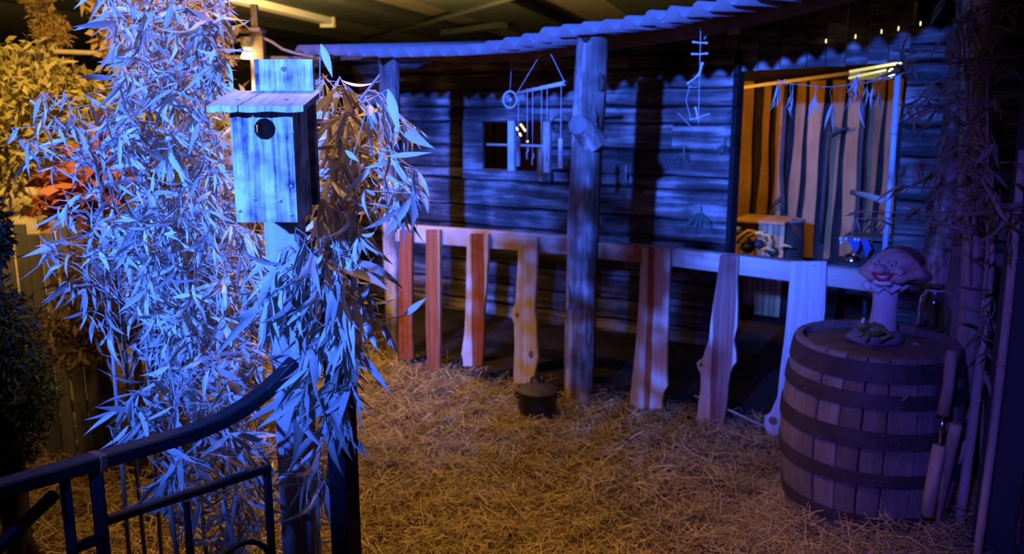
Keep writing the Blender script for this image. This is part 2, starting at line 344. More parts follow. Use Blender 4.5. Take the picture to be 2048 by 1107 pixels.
# ---- window
win = thing('window_1', 'small unglazed cabin window with a centre post and a cross rod', 'window', FP((wu0+wu1)/2, W, wz0), kind='structure')
ua, _ = onw(926, 300, W-.05); ub, _ = onw(966, 300, W-.05)
MB().box(FP((ua+ub)/2, W-.045, (wz0+wz1)/2), (ub-ua, .035, wz1-wz0+.02), AXF).build('jamb', 'wall_wood', win, bevel=.004)
ua, _ = onw(1086, 300, W-.05); ub, _ = onw(1100, 300, W-.05)
MB().box(FP((ua+ub)/2, W-.04, (wz0+wz1)/2), (ub-ua, .04, wz1-wz0+.02), AXF).build('jamb', 'rail_wood', win, bevel=.004)
uc, _ = onw(1021, 300, W-.03)
MB().box(FP(uc, W-.01, (wz0+wz1)/2), (.055, .04, wz1-wz0+.03), AXF).build('centre_post', 'white_pipe', win, bevel=.004)
uc0, zc = onw(944, 288, W+.02); uc1, _ = onw(1094, 288, W+.02)
MB().tube([FP(uc0, W+.03, zc), FP(uc1, W+.03, zc)], .009, 8).build('cross_rod', 'rail_wood', win)
MB().box(FP((wu0+wu1)/2, W-.05, wz0-.04), (wu1-wu0+.16, .06, .07), AXF).build('sill', 'wall_wood', win, bevel=.008)

# ---- cabin inside
W2 = W+1.7
inner = thing('wall_inside', 'amber lit inner cabin wall of upright waney boards', 'wall', FP(1.5, W2, 0), kind='structure')
MB().box(FP(1.0, W2+.08, 1.05), (6.4, .04, 2.1), AXF).build('backing', 'dark_floor', inner)
def inner_board(ua, ub, z0, z1):
    n = 9; p = random.uniform(0, 6); L = []; R = []
    for i in range(n+1):
        z = z0+(z1-z0)*i/n
        L.append(FP(ua+.012*math.sin(3*z+p)+.005*math.sin(9*z+p), W2, z)); R.append(FP(ub+.012*math.sin(2.6*z+p*1.7)+.005*math.sin(8*z), W2, z))
    MB().strip(L, R, FN*.03).build('board', 'inner_wood', inner, bevel=.004)
edges = [1478, 1505, 1520, 1541, 1548, 1572, 1585, 1605, 1612, 1644, 1660, 1682, 1692, 1722, 1736, 1760, 1766, 1800]
for i in range(0, len(edges), 2):
    a, _ = onw(edges[i], 300, W2); b_, _ = onw(edges[i+1]-3, 300, W2); inner_board(a, b_, .42, 1.86)
u = onw(1470, 300, W2)[0]-.03
while u > -1.9:
    wdt = random.uniform(.12, .17); inner_board(u-wdt, u-.04, .42, 1.86); u -= wdt
# the lintel beam and floor inside, side walls close the room
beam = MB(); a = onw(1470, 177, W+1.2); b_ = onw(1830, 128, W+1.2)
beam.tube([FP(a[0], W+1.2, a[1]), FP(b_[0], W+1.2, b_[1])], .014, 6)
tag(beam.build('trim_1', 'lamp_wood'), 'thin pale batten crossing under the cabin ceiling', 'batten', kind='structure')
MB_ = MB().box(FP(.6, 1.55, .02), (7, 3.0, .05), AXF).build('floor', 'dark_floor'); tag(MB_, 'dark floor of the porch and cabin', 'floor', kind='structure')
tag(MB().box(FP(-2.75, W+.85, 1.0), (.06, 1.7, 2.0), AXF).build('wall_left', 'far_dark'), 'dark end wall of the cabin on the garden side', 'wall', kind='structure')
tag(MB().box(FP(3.55, W+.5, 1.2), (.06, 2.6, 2.6), AXF).build('wall_right', 'far_dark'), 'dark end wall of the cabin beyond the barrel', 'wall', kind='structure')

# ---- corrugated porch roof: overlapping sheets
EV = [(560, 104), (640, 105), (689, 106), (753, 109), (808, 109), (855, 107), (910, 106), (948, 103), (974, 98), (1003, 93), (1042, 85), (1080, 77), (1144, 68), (1178, 64), (1220, 60), (1258, 53), (1340, 33), (1450, 6), (1560, -22), (1700, -60), (1900, -110)]
EW = -.26
evt = [onw(x, y-6, EW) for x, y in EV]
def zeave(u):
    if u <= evt[0][0]: return evt[0][1]
    for (ua, za), (ub, zb) in zip(evt, evt[1:]):
        if u <= ub: return za+(zb-za)*(u-ua)/(ub-ua)
    return evt[-1][1]
roof = thing('roof', 'sagging corrugated sheet roof over the cabin porch', 'roof', FP(.5, 0, 2.0), kind='structure')
LAM = .112; AMP = .026; SL = math.tan(math.radians(4.6))
su0 = evt[0][0]; split = [onw(600, 105, EW)[0], onw(1082, 75, EW)[0], onw(1330, 35, EW)[0], onw(1330, 35, EW)[0]+.9, evt[-1][0]+.4]
for si in range(4):
    ua, ub = split[si]-.03, split[si+1]+.03; lift = .012*si*0 + (.012 if si % 2 else 0)
    n = int((ub-ua)/LAM*8); rows = []
    dw = random.uniform(-.02, .02); um = (ua+ub)/2
    for w_ in (EW+dw, 1.2, W2+.1):
        for i in range(n+1):
            u = ua+(ub-ua)*i/n; z = zeave(u)*(.75 if w_ > 1 else 1)+(zeave(um)*.25 if w_ > 1 else 0)
            rows.append(FP(u, w_, z+AMP*math.sin(2*PI*u/LAM)+lift+SL*(w_-EW)))
    k = n+1; vs = rows+[p-V((0, 0, .007)) for p in rows]; q = 3*k
    fs = []
    for r in range(2):
        for i in range(n): fs += [(r*k+i, r*k+i+1, (r+1)*k+i+1, (r+1)*k+i), (q+r*k+i, q+(r+1)*k+i, q+(r+1)*k+i+1, q+r*k+i+1)]
    for i in range(n): fs += [(i, q+i, q+i+1, i+1), (2*k+i, 2*k+i+1, q+2*k+i+1, q+2*k+i)]
    for r in range(2): fs += [(r*k, (r+1)*k, q+(r+1)*k, q+r*k), (r*k+n, q+r*k+n, q+(r+1)*k+n, (r+1)*k+n)]
    MB().add(vs, fs).build('sheet', 'tin_roof', roof, smooth=True)
# eave beam and rafters
pts = [FP(u, .50, zeave(u)+.01) for u in np.linspace(su0-.2, evt[-1][0]+.3, 14)]
mb = MB(); L = [p+V((0, 0, .035)) for p in pts]; R = [p-V((0, 0, .035)) for p in pts]; mb.strip(L, R, FN*.05); mb.build('eave_beam', 'beam_wood', roof)
for u in np.linspace(-.3, 3.2, 6):
    z = zeave(u)-.05; MB().box(FP(u+.2, 2.0, z+SL*2.05), (.05, 2.0, .07), (FU, (FN+V((0, 0, SL))).normalized(), V((0, 0, 1)))).build('rafter', 'beam_wood', roof)

# ---- dark partition at the right edge of the yard
wr = thing('wall_side', 'near black boarded partition at the right edge of the yard', 'wall', (1.85, 2.7, 0), kind='structure')
e = at_y(2003, 600, 2.72)
for i in range(6):
    MB().box((e.x+.01+.07+i*.15, 2.74+(i % 2)*.006-i*.03, 1.4), (.143, .03, 2.9)).build('board', 'far_dark', wr, bevel=.003)

# ================================================================== THINGS
# ---- porch posts
def log_post(name, label, u, w, z1, r, lean, seed, flat=1.0, sx=1.0):
    rs = random.Random(seed); b = FP(u, w, 0); t = thing(name, label, 'post', b); n = 20; K = 34; vs = []
    ph = [rs.uniform(0, 6) for _ in range(8)]
    for k in range(K+1):
        z = z1*k/K; c = b+V((lean[0]*k/K, lean[1]*k/K, z))
        c += FU*(.008*math.sin(2.6*z+ph[0]))
        for j in range(n):
            a = 2*PI*j/n
            q = 1+.06*math.sin(3*a+ph[1]+.8*z)+.04*math.sin(5*a+ph[2]-1.7*z)+.035*math.sin(9*a+ph[3]+3.5*z)+.025*math.sin(2*a+9*z+ph[4])
            sq = 1/max(abs(math.cos(a)), abs(math.sin(a)))**.45
            vs.append(c+(FU*math.cos(a)*sx+FN*math.sin(a))*(r*q*sq))
    fs = [(i*n+j, i*n+(j+1) % n, (i+1)*n+(j+1) % n, (i+1)*n+j) for i in range(K) for j in range(n)]+[tuple(range(n)), tuple(K*n+j for j in range(n))]
    MB().add(vs, fs).build('trunk', 'old_post', t, smooth=True); return t
up, _ = onw(1172, 500, 0)
p2 = log_post('porch_post', 'thick bark-scarred porch post with a sawn branch stub beside the wind chime', up-.03, .0, 2.0, .078, (.035, -.02, 0), 3)
cu, cz_ = onw(1160, 250, -.09); c0 = FP(cu, -.11, cz_); dr = nz(V((-.16, -.98, .08))); ax = nz(dr.cross(V((0, 0, 1))))
mb = MB(); base = c0-dr*-.06+V((.03, .03, 0)); mb.tube([c0+FN*.1+FU*.05-V((0, 0, .10)), c0+FN*.05+FU*.02-V((0, 0, .03)), c0, c0+dr*.015], [.075, .065, .055, .052], 14); mb.build('branch_stub', 'old_post', p2, smooth=False)
MB().tube([c0+dr*.0155, c0+dr*.018], .045, 14).build('sawn_face', 'barrel_wood', p2)
for k in range(7):   # loose bark strips
    rr = random.Random(k); z = rr.uniform(.25, 1.85); aa = rr.uniform(-2.4, -.4); cpt = FP(up-.03, 0, z)+V((.035, -.02, 0))*(z/2)+(FU*math.cos(aa)+FN*math.sin(aa))*.085
    h = rr.uniform(.08, .22); ta = -FU*math.sin(aa)+FN*math.cos(aa)
    MB().strip([cpt-ta*.012+V((0, 0, -h/2)), cpt-ta*.018, cpt-ta*.008+V((0, 0, h/2))], [cpt+ta*.01+V((0, 0, -h/2)), cpt+ta*.02, cpt+ta*.006+V((0, 0, h/2))], (FU*math.cos(aa)+FN*math.sin(aa))*.007).build('bark_strip', 'old_post', p2)
ul, _ = onw(772, 400, .0)
log_post('porch_post', 'slimmer porch post at the garden end behind the bamboo spray', ul, .05, 1.98, .058, (.01, 0, 0), 8)
ur, _ = onw(1905, 200, -.1)
log_post('porch_post', 'porch post in the dark corner behind the barrel', ur, -.05, 2.6, .07, (.06, 0, 0), 12)

# ---- porch fence
fence = thing('porch_fence', 'porch fence of live edge cedar slabs under a flat top rail', 'fence', FP(1.2, 0, 0))
def rail(x0_, y0_, x1_, y1_, hpx, mat, w=0.0):
    a, za = onw(x0_, y0_, w-.03); b_, zb = onw(x1_, y1_, w-.03); _, zl = onw(x0_, y0_+hpx, w-.03); h = za-zl
    mb = MB(); mb.add([FP(a, w-.03, za-h), FP(b_, w-.03, zb-h), FP(b_, w-.03, zb), FP(a, w-.03, za), FP(a, w+.03, za-h), FP(b_, w+.03, zb-h), FP(b_, w+.03, zb), FP(a, w+.03, za)],
        [(0, 1, 2, 3), (5, 4, 7, 6), (3, 2, 6, 7), (1, 0, 4, 5), (0, 3, 7, 4), (2, 1, 5, 6)])
    return mb.build('top_rail', mat, fence, bevel=.004)
rail(790, 449, 1150, 473, 33, 'rail_wood'); rail(1196, 484, 1300, 492, 33, 'red_rail_wood'); rail(1300, 491, 1800, 549, 36, 'rail_wood')
def picket(rows, mat, thick=.024, w=-.035, knots=()):
    L, R = [], []
    for y, xa, xb in rows:
        a, z = onw(xa, y, w); b_, z2 = onw(xb, y, w); L.append(FP(a, w, z)); R.append(FP(b_, w, z2))
    o0 = V(((L[0].x+R[0].x)/2, (L[0].y+R[0].y)/2, 0))
    m_ = MB(); m_.strip(L, R, -FN*thick)
    o = m_.build('picket', 'rail_wood', fence, bevel=.0025); me = o.data
    me.transform(Matrix.Translation(ORG[fence]-o0)); o.location = o0-ORG[fence]; ORG[o] = o0; me.materials.clear(); me.materials.append(MATS[mat])
    for (kx, ky, kr, kz) in knots:
        a, z = onw(kx, ky, w-thick); c = FP(a, w-thick, z)
        q = MB(); q.lathe(c, [(kr*.02, .0045), (kr*.7, .0035), (kr, 0)], 14, (FU, V((0, 0, 1)), -FN), squash=(1, kz)); q.build('knot', 'beam_wood', o)
    for (y, xa, xb) in rows[:1]:
        for fx_ in (.3, .62):
            a, z = onw(xa+(xb-xa)*fx_, y+10, w-thick); MB().ell(FP(a, w-thick, z), (.004, .003, .004), 8, 5, AXF).build('nail_head', 'screw', o)
    return o
picket([(458, 803, 828), (560, 802, 828), (640, 802, 828), (716, 802, 830)], picket_mat('cedar_1', 0, .2))
picket([(458, 856, 884), (560, 856, 884), (640, 855, 884), (715, 858, 883), (740, 856, 883)], picket_mat('cedar_2', -.02, .055, .01, (.36, .095, .024), (.5, .27, .10)))
picket([(466, 938, 981), (520, 937, 980), (580, 936, 976), (620, 935, 972), (660, 933, 972), (690, 929, 971), (705, 927, 970), (718, 930, 969), (730, 930, 968)], picket_mat('cedar_3', .0, .046, .02))
picket([(472, 1043, 1079), (510, 1040, 1078), (560, 1037, 1077), (605, 1034, 1074), (622, 1026, 1074), (632, 1027, 1076), (645, 1032, 1077), (690, 1033, 1078), (712, 1032, 1080), (740, 1031, 1074), (765, 1031, 1070)], picket_mat('cedar_4', .5, .01), knots=((1034, 629, .013, 1.1), (1062, 708, .016, 1.5)))
picket([(494, 1287, 1344), (510, 1289, 1344), (535, 1283, 1343), (548, 1283, 1342), (600, 1281, 1341), (680, 1275, 1338), (740, 1269, 1337), (770, 1266, 1338), (782, 1264, 1330), (805, 1262, 1327), (815, 1285, 1325)], picket_mat('cedar_5', -.022, .018, .012))
picket([(509, 1443, 1479), (560, 1436, 1477), (610, 1428, 1478), (650, 1423, 1477), (680, 1420, 1470), (700, 1412, 1474), (712, 1409, 1475), (722, 1396, 1475), (730, 1397, 1468), (745, 1404, 1463), (770, 1404, 1459), (800, 1400, 1457), (835, 1396, 1452), (852, 1398, 1447)], picket_mat('cedar_6', -.01, .056, .03, (.27, .10, .07)), knots=((1431, 641, .014, .9), (1402, 729, .011, 1.0)))
picket([(521, 1583, 1655), (560, 1581, 1654), (620, 1576, 1652), (680, 1570, 1646), (740, 1562, 1640), (790, 1557, 1634), (822, 1543, 1630), (830, 1531, 1628), (850, 1530, 1626), (868, 1540, 1624)], picket_mat('cedar_7', .5, .01, .01, (.3, .09, .04), (.56, .50, .44)), knots=((1546, 841, .022, 1.0),))

# ---- loose rods at the fence foot
for i, (a, b_, lab) in enumerate((((1388, 790), (1562, 868), 'thin cane leaning across the foot of the red heartwood slab'), ((1330, 812), (1536, 893), 'thin cane lying on the straw along the fence foot'))):
    pa = at_z(*a, .17 if i == 0 else .07); pb = at_z(*b_, .06 if i == 0 else .035); pm = (pa+pb)/2+V((0, 0, .006))
    o = thing('thin_cane', lab, 'cane', pb); MB().tube([pa, pm, pb], [.005, .0055, .006], 6).build('shaft', 'cane', o, smooth=True)
    MB().tube([pm-(pb-pa)*.012, pm+(pb-pa)*.012], .0068, 6).build('node', 'cane', o)

# ---- birdhouse (front faces -Y)
BX0, BX1, BYF, BYB = -.5415, -.4215, 1.66, 1.785; BZ0, BZ1 = 1.428, 1.640
bh = thing('birdhouse', 'weathered grey wooden birdhouse with round entrance hole and sloping roof', 'birdhouse', ((BX0+BX1)/2, 1.73, BZ0))
def front_panel():
    n = 28; hx, hz, hr = -.4757, 1.6085, .0205; cx = (BX0+BX1)/2
    ring = [(hx+hr*math.cos(2*PI*i/n)*(1+.03*math.sin(3*i)), hz+hr*math.sin(2*PI*i/n)*(1+.03*math.cos(2*i))) for i in range(n)]
    out = []
    x0_, x1_ = BX0, BX1
    for i in range(n):
        a = 2*PI*i/n; dx, dz = math.cos(a), math.sin(a); ts = []
        if dx > 1e-6: ts.append((x1_-hx)/dx)
        if dx < -1e-6: ts.append((x0_-hx)/dx)
        if dz > 1e-6: ts.append((BZ1-hz)/dz)
        if dz < -1e-6: ts.append((BZ0-hz)/dz)
        t = min(ts); out.append([hx+dx*t, hz+dz*t])
    for cxn, czn in ((x0_, BZ0), (x1_, BZ0), (x0_, BZ1), (x1_, BZ1)):
        j = min(range(n), key=lambda i: (out[i][0]-cxn)**2+(out[i][1]-czn)**2); out[j] = [cxn, czn]
    y0_, y1_ = BYF, BYF+.014
    vs = [(x, y0_, z) for x, z in ring]+[(x, y0_, z) for x, z in out]+[(x, y1_, z) for x, z in ring]+[(x, y1_, z) for x, z in out]
    fs = []
    for i in range(n):
        j = (i+1) % n
        fs += [(i, j, n+j, n+i), (2*n+i, 3*n+i, 3*n+j, 2*n+j), (i, 2*n+i, 2*n+j, j), (n+i, n+j, 3*n+j, 3*n+i)]
    return MB().add(vs, fs)
front_panel().build('front_panel', 'grey_board', bh)
yc = (BYF+.014+BYB)/2; dp = BYB-BYF-.014
for sx, nm in ((BX0+.006, 'side_panel'), (BX1-.006, 'side_panel')):
    z_b, z_t = BZ0+.002, BZ1+.03
    RZ = lambda y: at_y(412, 212, 1.622).z+(at_y(480, 181, 1.786).z-at_y(412, 212, 1.622).z)*(y-1.622)/(1.786-1.622)-.0105
    mb = MB(); xa, xb = sx-.006, sx+.006
    mb.add([(xa, BYF+.0145, z_b), (xb, BYF+.0145, z_b), (xb, BYB, z_b), (xa, BYB, z_b), (xa, BYF+.0145, RZ(BYF+.0145)), (xb, BYF+.0145, RZ(BYF+.0145)), (xb, BYB, RZ(BYB)), (xa, BYB, RZ(BYB))], [(0, 1, 2, 3), (4, 5, 6, 7), (0, 1, 5, 4), (1, 2, 6, 5), (2, 3, 7, 6), (3, 0, 4, 7)])
    mb.build(nm, 'grey_board', bh)
MB().box(((BX0+BX1)/2, yc, BZ0+.01), (BX1-BX0-.026, dp-.002, .012)).build('floor_board', 'grey_board', bh)
xb0, xb1 = at_y(511, 150, 1.795).x, at_y(628, 150, 1.795).x; zt = at_y(560, 119, 1.795).z
MB().box(((xb0+xb1)/2, 1.795, (zt+BZ0+.02)/2), (xb1-xb0, .018, zt-BZ0-.02)).build('back_board', 'grey_board', bh, bevel=.0015)
# cracked roof: two pieces with a split between them
rf0, rf1 = 1.622, 1.786; rz0 = at_y(412, 212, rf0).z; rz1 = at_y(480, 181, rf1).z; rx0 = at_y(412, 212, rf0).x; rx1 = at_y(606, 212, rf0).x
def roof_piece(xa, xb, ca, cb):
    k = 10; th = .011; vs = []; fs = []
    nxp = 8
    for s_ in (0, 1):
        for j in range(k+1):
            t = j/k; y = rf0+(rf1-rf0)*t; z = rz0+(rz1-rz0)*t
            for i in range(nxp+1):
                q = i/nxp; x = xa+(xb-xa)*q
                if i == 0 and ca: x += .0012*math.sin(j*2.3)+ca*(t-.5)
                if i == nxp and cb: x += .0012*math.sin(j*2.3)+cb*(t-.5)
                e = .0016*math.sin(17*q*nxp+3)*(1 if j in (0,) else 0)
                vs.append((x, y+e, z-s_*th+(.0012*math.sin(5*i) if j == 0 else 0)))
    m_ = nxp+1; q0 = (k+1)*m_
    for j in range(k):
        for i in range(nxp): a = j*m_+i; fs += [(a, a+1, a+m_+1, a+m_), (q0+a, q0+a+m_, q0+a+m_+1, q0+a+1)]
    for i in range(nxp): fs += [(i, q0+i, q0+i+1, i+1), (k*m_+i, k*m_+i+1, q0+k*m_+i+1, q0+k*m_+i)]
    for j in range(k): a = j*m_; b_ = a+nxp; fs += [(a, a+m_, q0+a+m_, q0+a), (b_, q0+b_, q0+b_+m_, b_+m_)]
    return MB().add(vs, fs)
xs_ = rx0+.062
roof_piece(rx0, xs_-.0016, 0, .006).build('roof_board', 'grey_roof_board', bh); roof_piece(xs_+.0016, rx1, .006, 0).build('roof_board', 'grey_roof_board', bh)
for px, py in ((480, 422), (510, 399), (561, 402), (583, 373), (583, 430), (585, 264)):
    p = at_y(px, py, BYF-.0005); s_ = MB(); s_.lathe(p, [(.0004, .0012), (.0016, .0014), (.0034, .0008), (.0036, -.001)], 12, (V((1, 0, 0)), V((0, 0, 1)), V((0, -1, 0)))); sc = s_.build('screw', 'screw', bh)
    MB().lathe(p+V((0, -.0014, 0)), [(.0001, .0002), (.0013, .0002)], 8, (V((1, 0, 0)), V((0, 0, 1)), V((0, -1, 0)))).build('screw_recess', 'hole_dark', sc)
p = at_y(567, 138, 1.7855); MB().lathe(p, [(.0004, .001), (.0035, .0014), (.0058, .0006), (.006, -.001)], 14, (V((1, 0, 0)), V((0, 0, 1)), V((0, -1, 0))), squash=(1, .9)).build('knot', 'beam_wood', bh)
for px, py in ((474, 198), (572, 197)):
    t = (212-py)/31*.5+.15; y = rf0+(rf1-rf0)*t; p = at_y(px, py, y); zz = rz0+(rz1-rz0)*t
    MB().lathe((p.x, y, zz+.0006), [(.0002, .0006), (.006, .0004)], 12, squash=(1, .8)).build('nail_hole', 'hole_dark', bh)
# ---- birdhouse post
x0p, x1p = at_y(528, 500, 1.80).x, at_y(597, 500, 1.80).x
bp_ = thing('wooden_post', 'square pale wooden post carrying the birdhouse', 'post', ((x0p+x1p)/2, 1.842, 0))
MB().box(((x0p+x1p)/2, 1.842, .80), (x1p-x0p, .072, 1.6)).build('shaft', 'post_wood', bp_, bevel=.004)
MB().box(((x0p+x1p)/2, 1.842, .05), (x1p-x0p+.03, .10, .1)).build('footing', 'black_iron', bp_, bevel=.004)

# ---- black steel gate post
g0, g1 = at_y(638, 700, 1.62), at_y(703, 700, 1.62); gz = at_y(680, 557, 1.62).z
gp = thing('gate_post', 'black square steel gate post half hidden by bamboo leaves', 'post', ((g0.x+g1.x)/2, 1.65, 0))
aa = math.radians(-30); X_ = V((math.cos(aa), math.sin(aa), 0)); Y_ = V((-math.sin(aa), math.cos(aa), 0)); wd_ = (g1.x-g0.x)*.96/(math.cos(aa)-math.sin(aa)*1.0)*1.02
MB().box(((g0.x+g1.x)/2, 1.65, gz/2), (wd_, wd_, gz), (X_, Y_, V((0, 0, 1)))).build('tube', 'black_iron', gp, bevel=.003)
MB().box(((g0.x+g1.x)/2, 1.65, gz+.003), (wd_+.004, wd_+.004, .006), (X_, Y_, V((0, 0, 1)))).build('cap', 'black_iron', gp, bevel=.002)

# ---- foreground railing
rl = thing('metal_railing', 'black steel railing with curved handrail in the foreground', 'railing', (-.75, 1.35, 0))
def sq_path(pts, wdt, hgt, name, mat='black_iron', parent=rl, bev=.003):
    pts = [V(p) for p in pts]; k = len(pts); vs = []
    for i, p in enumerate(pts):
        d = nz(pts[min(i+1, k-1)]-pts[max(i-1, 0)]); s_ = nz(d.cross(V((0, 0, 1)))) if abs(d.z) < .98 else V((1, 0, 0)); n_ = s_.cross(d)
        vs += [p+s_*(a*wdt/2)+n_*(b_*hgt/2) for a, b_ in ((-1, -1), (1, -1), (1, 1), (-1, 1))]
    fs = [(i*4+j, i*4+(j+1) % 4, i*4+4+(j+1) % 4, i*4+4+j) for i in range(k-1) for j in range(4)]+[(0, 1, 2, 3), (k*4-4, k*4-3, k*4-2, k*4-1)]
    return MB().add(vs, fs).build(name, mat, parent, bevel=bev)
hp = [(-330, 1068, 1.0), (-150, 1020, 1.10), (0, 977, 1.20), (100, 948, 1.27), (200, 919, 1.34), (300, 890, 1.41), (380, 866, 1.465), (440, 842, 1.51), (490, 813, 1.55), (530, 783, 1.58), (560, 755, 1.60), (592, 722, 1.62)]
HP = [at_y(*q) for q in hp]
sq_path(HP, .036, .024, 'handrail')
sq_path([HP[4]+(HP[3]-HP[4])*.12, HP[4]-(HP[3]-HP[4])*.04], .0375, .0255, 'weld_band', 'rust', bev=.001)
def upright(px, py, depth, wpx, name, ztop=None):
    t = at_y(px, py, depth); w_ = wpx*depth/1700
    return MB().box((t.x, t.y, t.z/2+.01), (w_, w_, t.z-.02), (V((.85, .53, 0)).normalized(), V((-.53, .85, 0)).normalized(), V((0, 0, 1)))).build(name, 'black_iron', rl, bevel=.002)
upright(128, 952, 1.285, 22, 'upright'); upright(190, 932, 1.33, 27, 'upright'); upright(372, 1000, 1.47, 13, 'baluster'); upright(534, 942, 1.60, 15, 'upright')
lr = [at_y(212, 1040, 1.345), at_y(540, 934, 1.60)]; sq_path(lr, .016, .016, 'lower_rail')
sq_path([at_y(112, 985, 1.275), at_y(-60, 1150, 1.16)], .016, .018, 'brace')
ac = at_y(492, 1125, 1.57); sq_path([ac+V((.88, .475, 0))*(.045*math.cos(t))+V((0, 0, .045*math.sin(t))) for t in np.linspace(0, PI, 12)]+[ac-V((.88, .475, 0))*.045-V((0, 0, .2))], .010, .010, 'scroll')
ln = lr[0]*.3+lr[1]*.7
pk = at_y(168, 1085, 1.31); MB().tube([pk+V((-.012, -.02, 0)), pk+V((.02, .01, .002))], .010, 10).build('latch_knob', 'black_iron', rl)

# ---- barrel
BC = V((1.345, 3.03, 0)); BZB, BZT = .145, .815; R0, RB = .282, .318
bar = thing('barrel', 'old oak barrel with dark iron hoops standing in the straw', 'barrel', BC+V((0, 0, BZB)))
def brad(z): t = (z-BZB)/(BZT-BZB)*2-1; return RB-(RB-R0)*abs(t)**1.8
NS = 22
cuts = [0]
for i in range(NS): cuts.append(cuts[-1]+random.uniform(.75, 1.3))
cuts = [c/cuts[-1]*2*PI for c in cuts]
for i in range(NS):
    a0, a1 = cuts[i]+.006, cuts[i+1]-.006; K = 9; vs = []
    dr_ = random.uniform(-.002, .002)
    for k in range(K+1):
        z = BZB+(BZT-BZB)*k/K; r = brad(z)+dr_
        for rr, a in ((r-.004, a0), (r, a0+.012), (r+.0008, (a0+a1)/2), (r, a1-.012), (r-.004, a1), (r-.022, a1), (r-.022, a0)):
            vs.append(BC+V((rr*math.cos(a), rr*math.sin(a), z)))
    k7 = 7; fs = [(k*k7+j, k*k7+(j+1) % k7, (k+1)*k7+(j+1) % k7, (k+1)*k7+j) for k in range(K) for j in range(k7)]+[tuple(range(k7)), tuple(K*k7+j for j in range(k7))]
    MB().add(vs, fs).build('stave', 'barrel_wood', bar)
for za, zb in ((.735, .800), (.645, .695), (.505, .565), (.365, .415), (.20, .25)):
    MB().lathe(BC, [(brad(za)+.001, za), (brad(za)+.0065, za), (brad((za+zb)/2)+.007, (za+zb)/2), (brad(zb)+.0065, zb), (brad(zb)+.001, zb)], 56).build('hoop', 'hoop_iron', bar, smooth=False)
for za in (.67, .535, .39):
    for da in (.02, -.02):
        a = -2.25+za; r = brad(za)+.008; MB().ell(BC+V((r*math.cos(a+da*2), r*math.sin(a+da*2), za)), (.006, .006, .006), 8, 5).build('rivet', 'hoop_iron', bar)
hz_ = BZT-.028; hr_ = R0-.024
hd = MB().lathe(BC, [(.001, hz_-.02), (hr_, hz_-.02)], 32).build('head', 'barrel_head', bar)
bw = 2*hr_/6
for i in range(6):
    xa, xb = -hr_+i*bw+.001, -hr_+(i+1)*bw-.001; L, R = [], []
    xs2 = np.linspace(xa, xb, 6); rot = .5; ca_, sa_ = math.cos(rot), math.sin(rot); P_ = lambda x, y: BC+V((x*ca_-y*sa_, x*sa_+y*ca_, hz_))
    L = [P_(x, -math.sqrt(max(hr_**2-x*x, 1e-5))) for x in xs2]; R = [P_(x, math.sqrt(max(hr_**2-x*x, 1e-5))) for x in xs2]
    MB().strip(L, R, V((0, 0, -.018))).build('head_board', 'barrel_head', hd)

# ---- mushroom figurine on the barrel
fc = at_z(1750, 684, hz_); fg = thing('mushroom_figurine', 'smiling toadstool figurine with a small green frog on the barrel top', 'figurine', fc)
ZA = V((0, 0, 1))
def blob(mb, c, r, seed, n=14, m=9, amp=.08, ax=None):
    rs = random.Random(seed); ph = [rs.uniform(0, 6) for _ in range(6)]; k = len(mb.v); mb.ell(c, r, n, m, ax); c = V(c)
    for i in range(k, len(mb.v)):
        d = mb.v[i]-c; q = nz(d); f_ = 1+amp*(math.sin(5*q.x+ph[0])*math.sin(6*q.y+ph[1])+.6*math.sin(9*q.z+ph[2]+4*q.x)); mb.v[i] = c+d*f_
    return mb
mb = MB(); blob(mb, fc+V((.0, 0, .022)), (.10, .075, .038), 2, 20, 10, .12); mb.build('rock_base', 'figure_rock', fg, smooth=True)
# stem
stx = V((.022, 0, 0))
prof = [(.056, .02), (.052, .05), (.047, .09), (.045, .125), (.044, .16), (.045, .19), (.048, .215), (.052, .24)]
mb = MB(); vs = []; n = 24
for r, z in prof:
    for j in range(n):
        a = 2*PI*j/n; rr = r*(1+.05*math.sin(3*a+z*20)); vs.append(fc+stx+V((rr*math.cos(a)+.10*(z-.1)*.12, rr*math.sin(a)*.9, z)))
mb.add(vs, [(i*n+j, i*n+(j+1) % n, (i+1)*n+(j+1) % n, (i+1)*n+j) for i in range(len(prof)-1) for j in range(n)]); mb.build('stem', 'figure_stem', fg, smooth=True)
# ruffled collar
mb = MB(); n = 48; vs = []
for r, z in ((.040, .238), (.056, .229), (.072, .215), (.075, .209), (.052, .221), (.040, .230)):
    for j in range(n):
        a = 2*PI*j/n; rr = r*(1+(.12*math.sin(9*a) if r > .05 else 0)); vs.append(fc+stx+V((rr*math.cos(a), rr*math.sin(a)*.9, z+(.012*math.sin(9*a+.6) if r > .05 else 0))))
mb.add(vs, [(i*n+j, i*n+(j+1) % n, (i+1)*n+(j+1) % n, (i+1)*n+j) for i in range(5) for j in range(n)]); mb.build('collar', 'figure_stem', fg, smooth=True)
# cap with face
FD = nz(V((-.55, -.835, 0))); FR = nz(V((.835, -.55, 0)))     # face looks left and towards the yard; FR is its right hand as seen
cc = fc+V((.040, .0, .284)); AXC = (FR, FD*-1, ZA)
def fpt(r_, u_, z_): return cc+FR*u_+FD*r_+ZA*(z_*.8)
mb = MB(); n = 36; vs = []
prof = [(.02, -.055), (.07, -.058), (.098, -.052), (.112, -.036), (.114, -.02), (.104, .002), (.090, .028), (.072, .055), (.048, .080), (.02, .094), (.002, .097)]
for r, z in prof:
    for j in range(n):
        a = 2*PI*j/n; low = max(0, min(1, (.02-z)/.06)); pt = max(0, math.cos(a-.15))**3*low
        rr = r*(1+.05*low*math.sin(7*a+1)+.35*pt)
        vs.append(cc+V((rr*math.cos(a), rr*math.sin(a)*.85, z*.73+low*.006*math.sin(5*a)-.016*pt+.25*(rr*math.cos(a))*.12)))
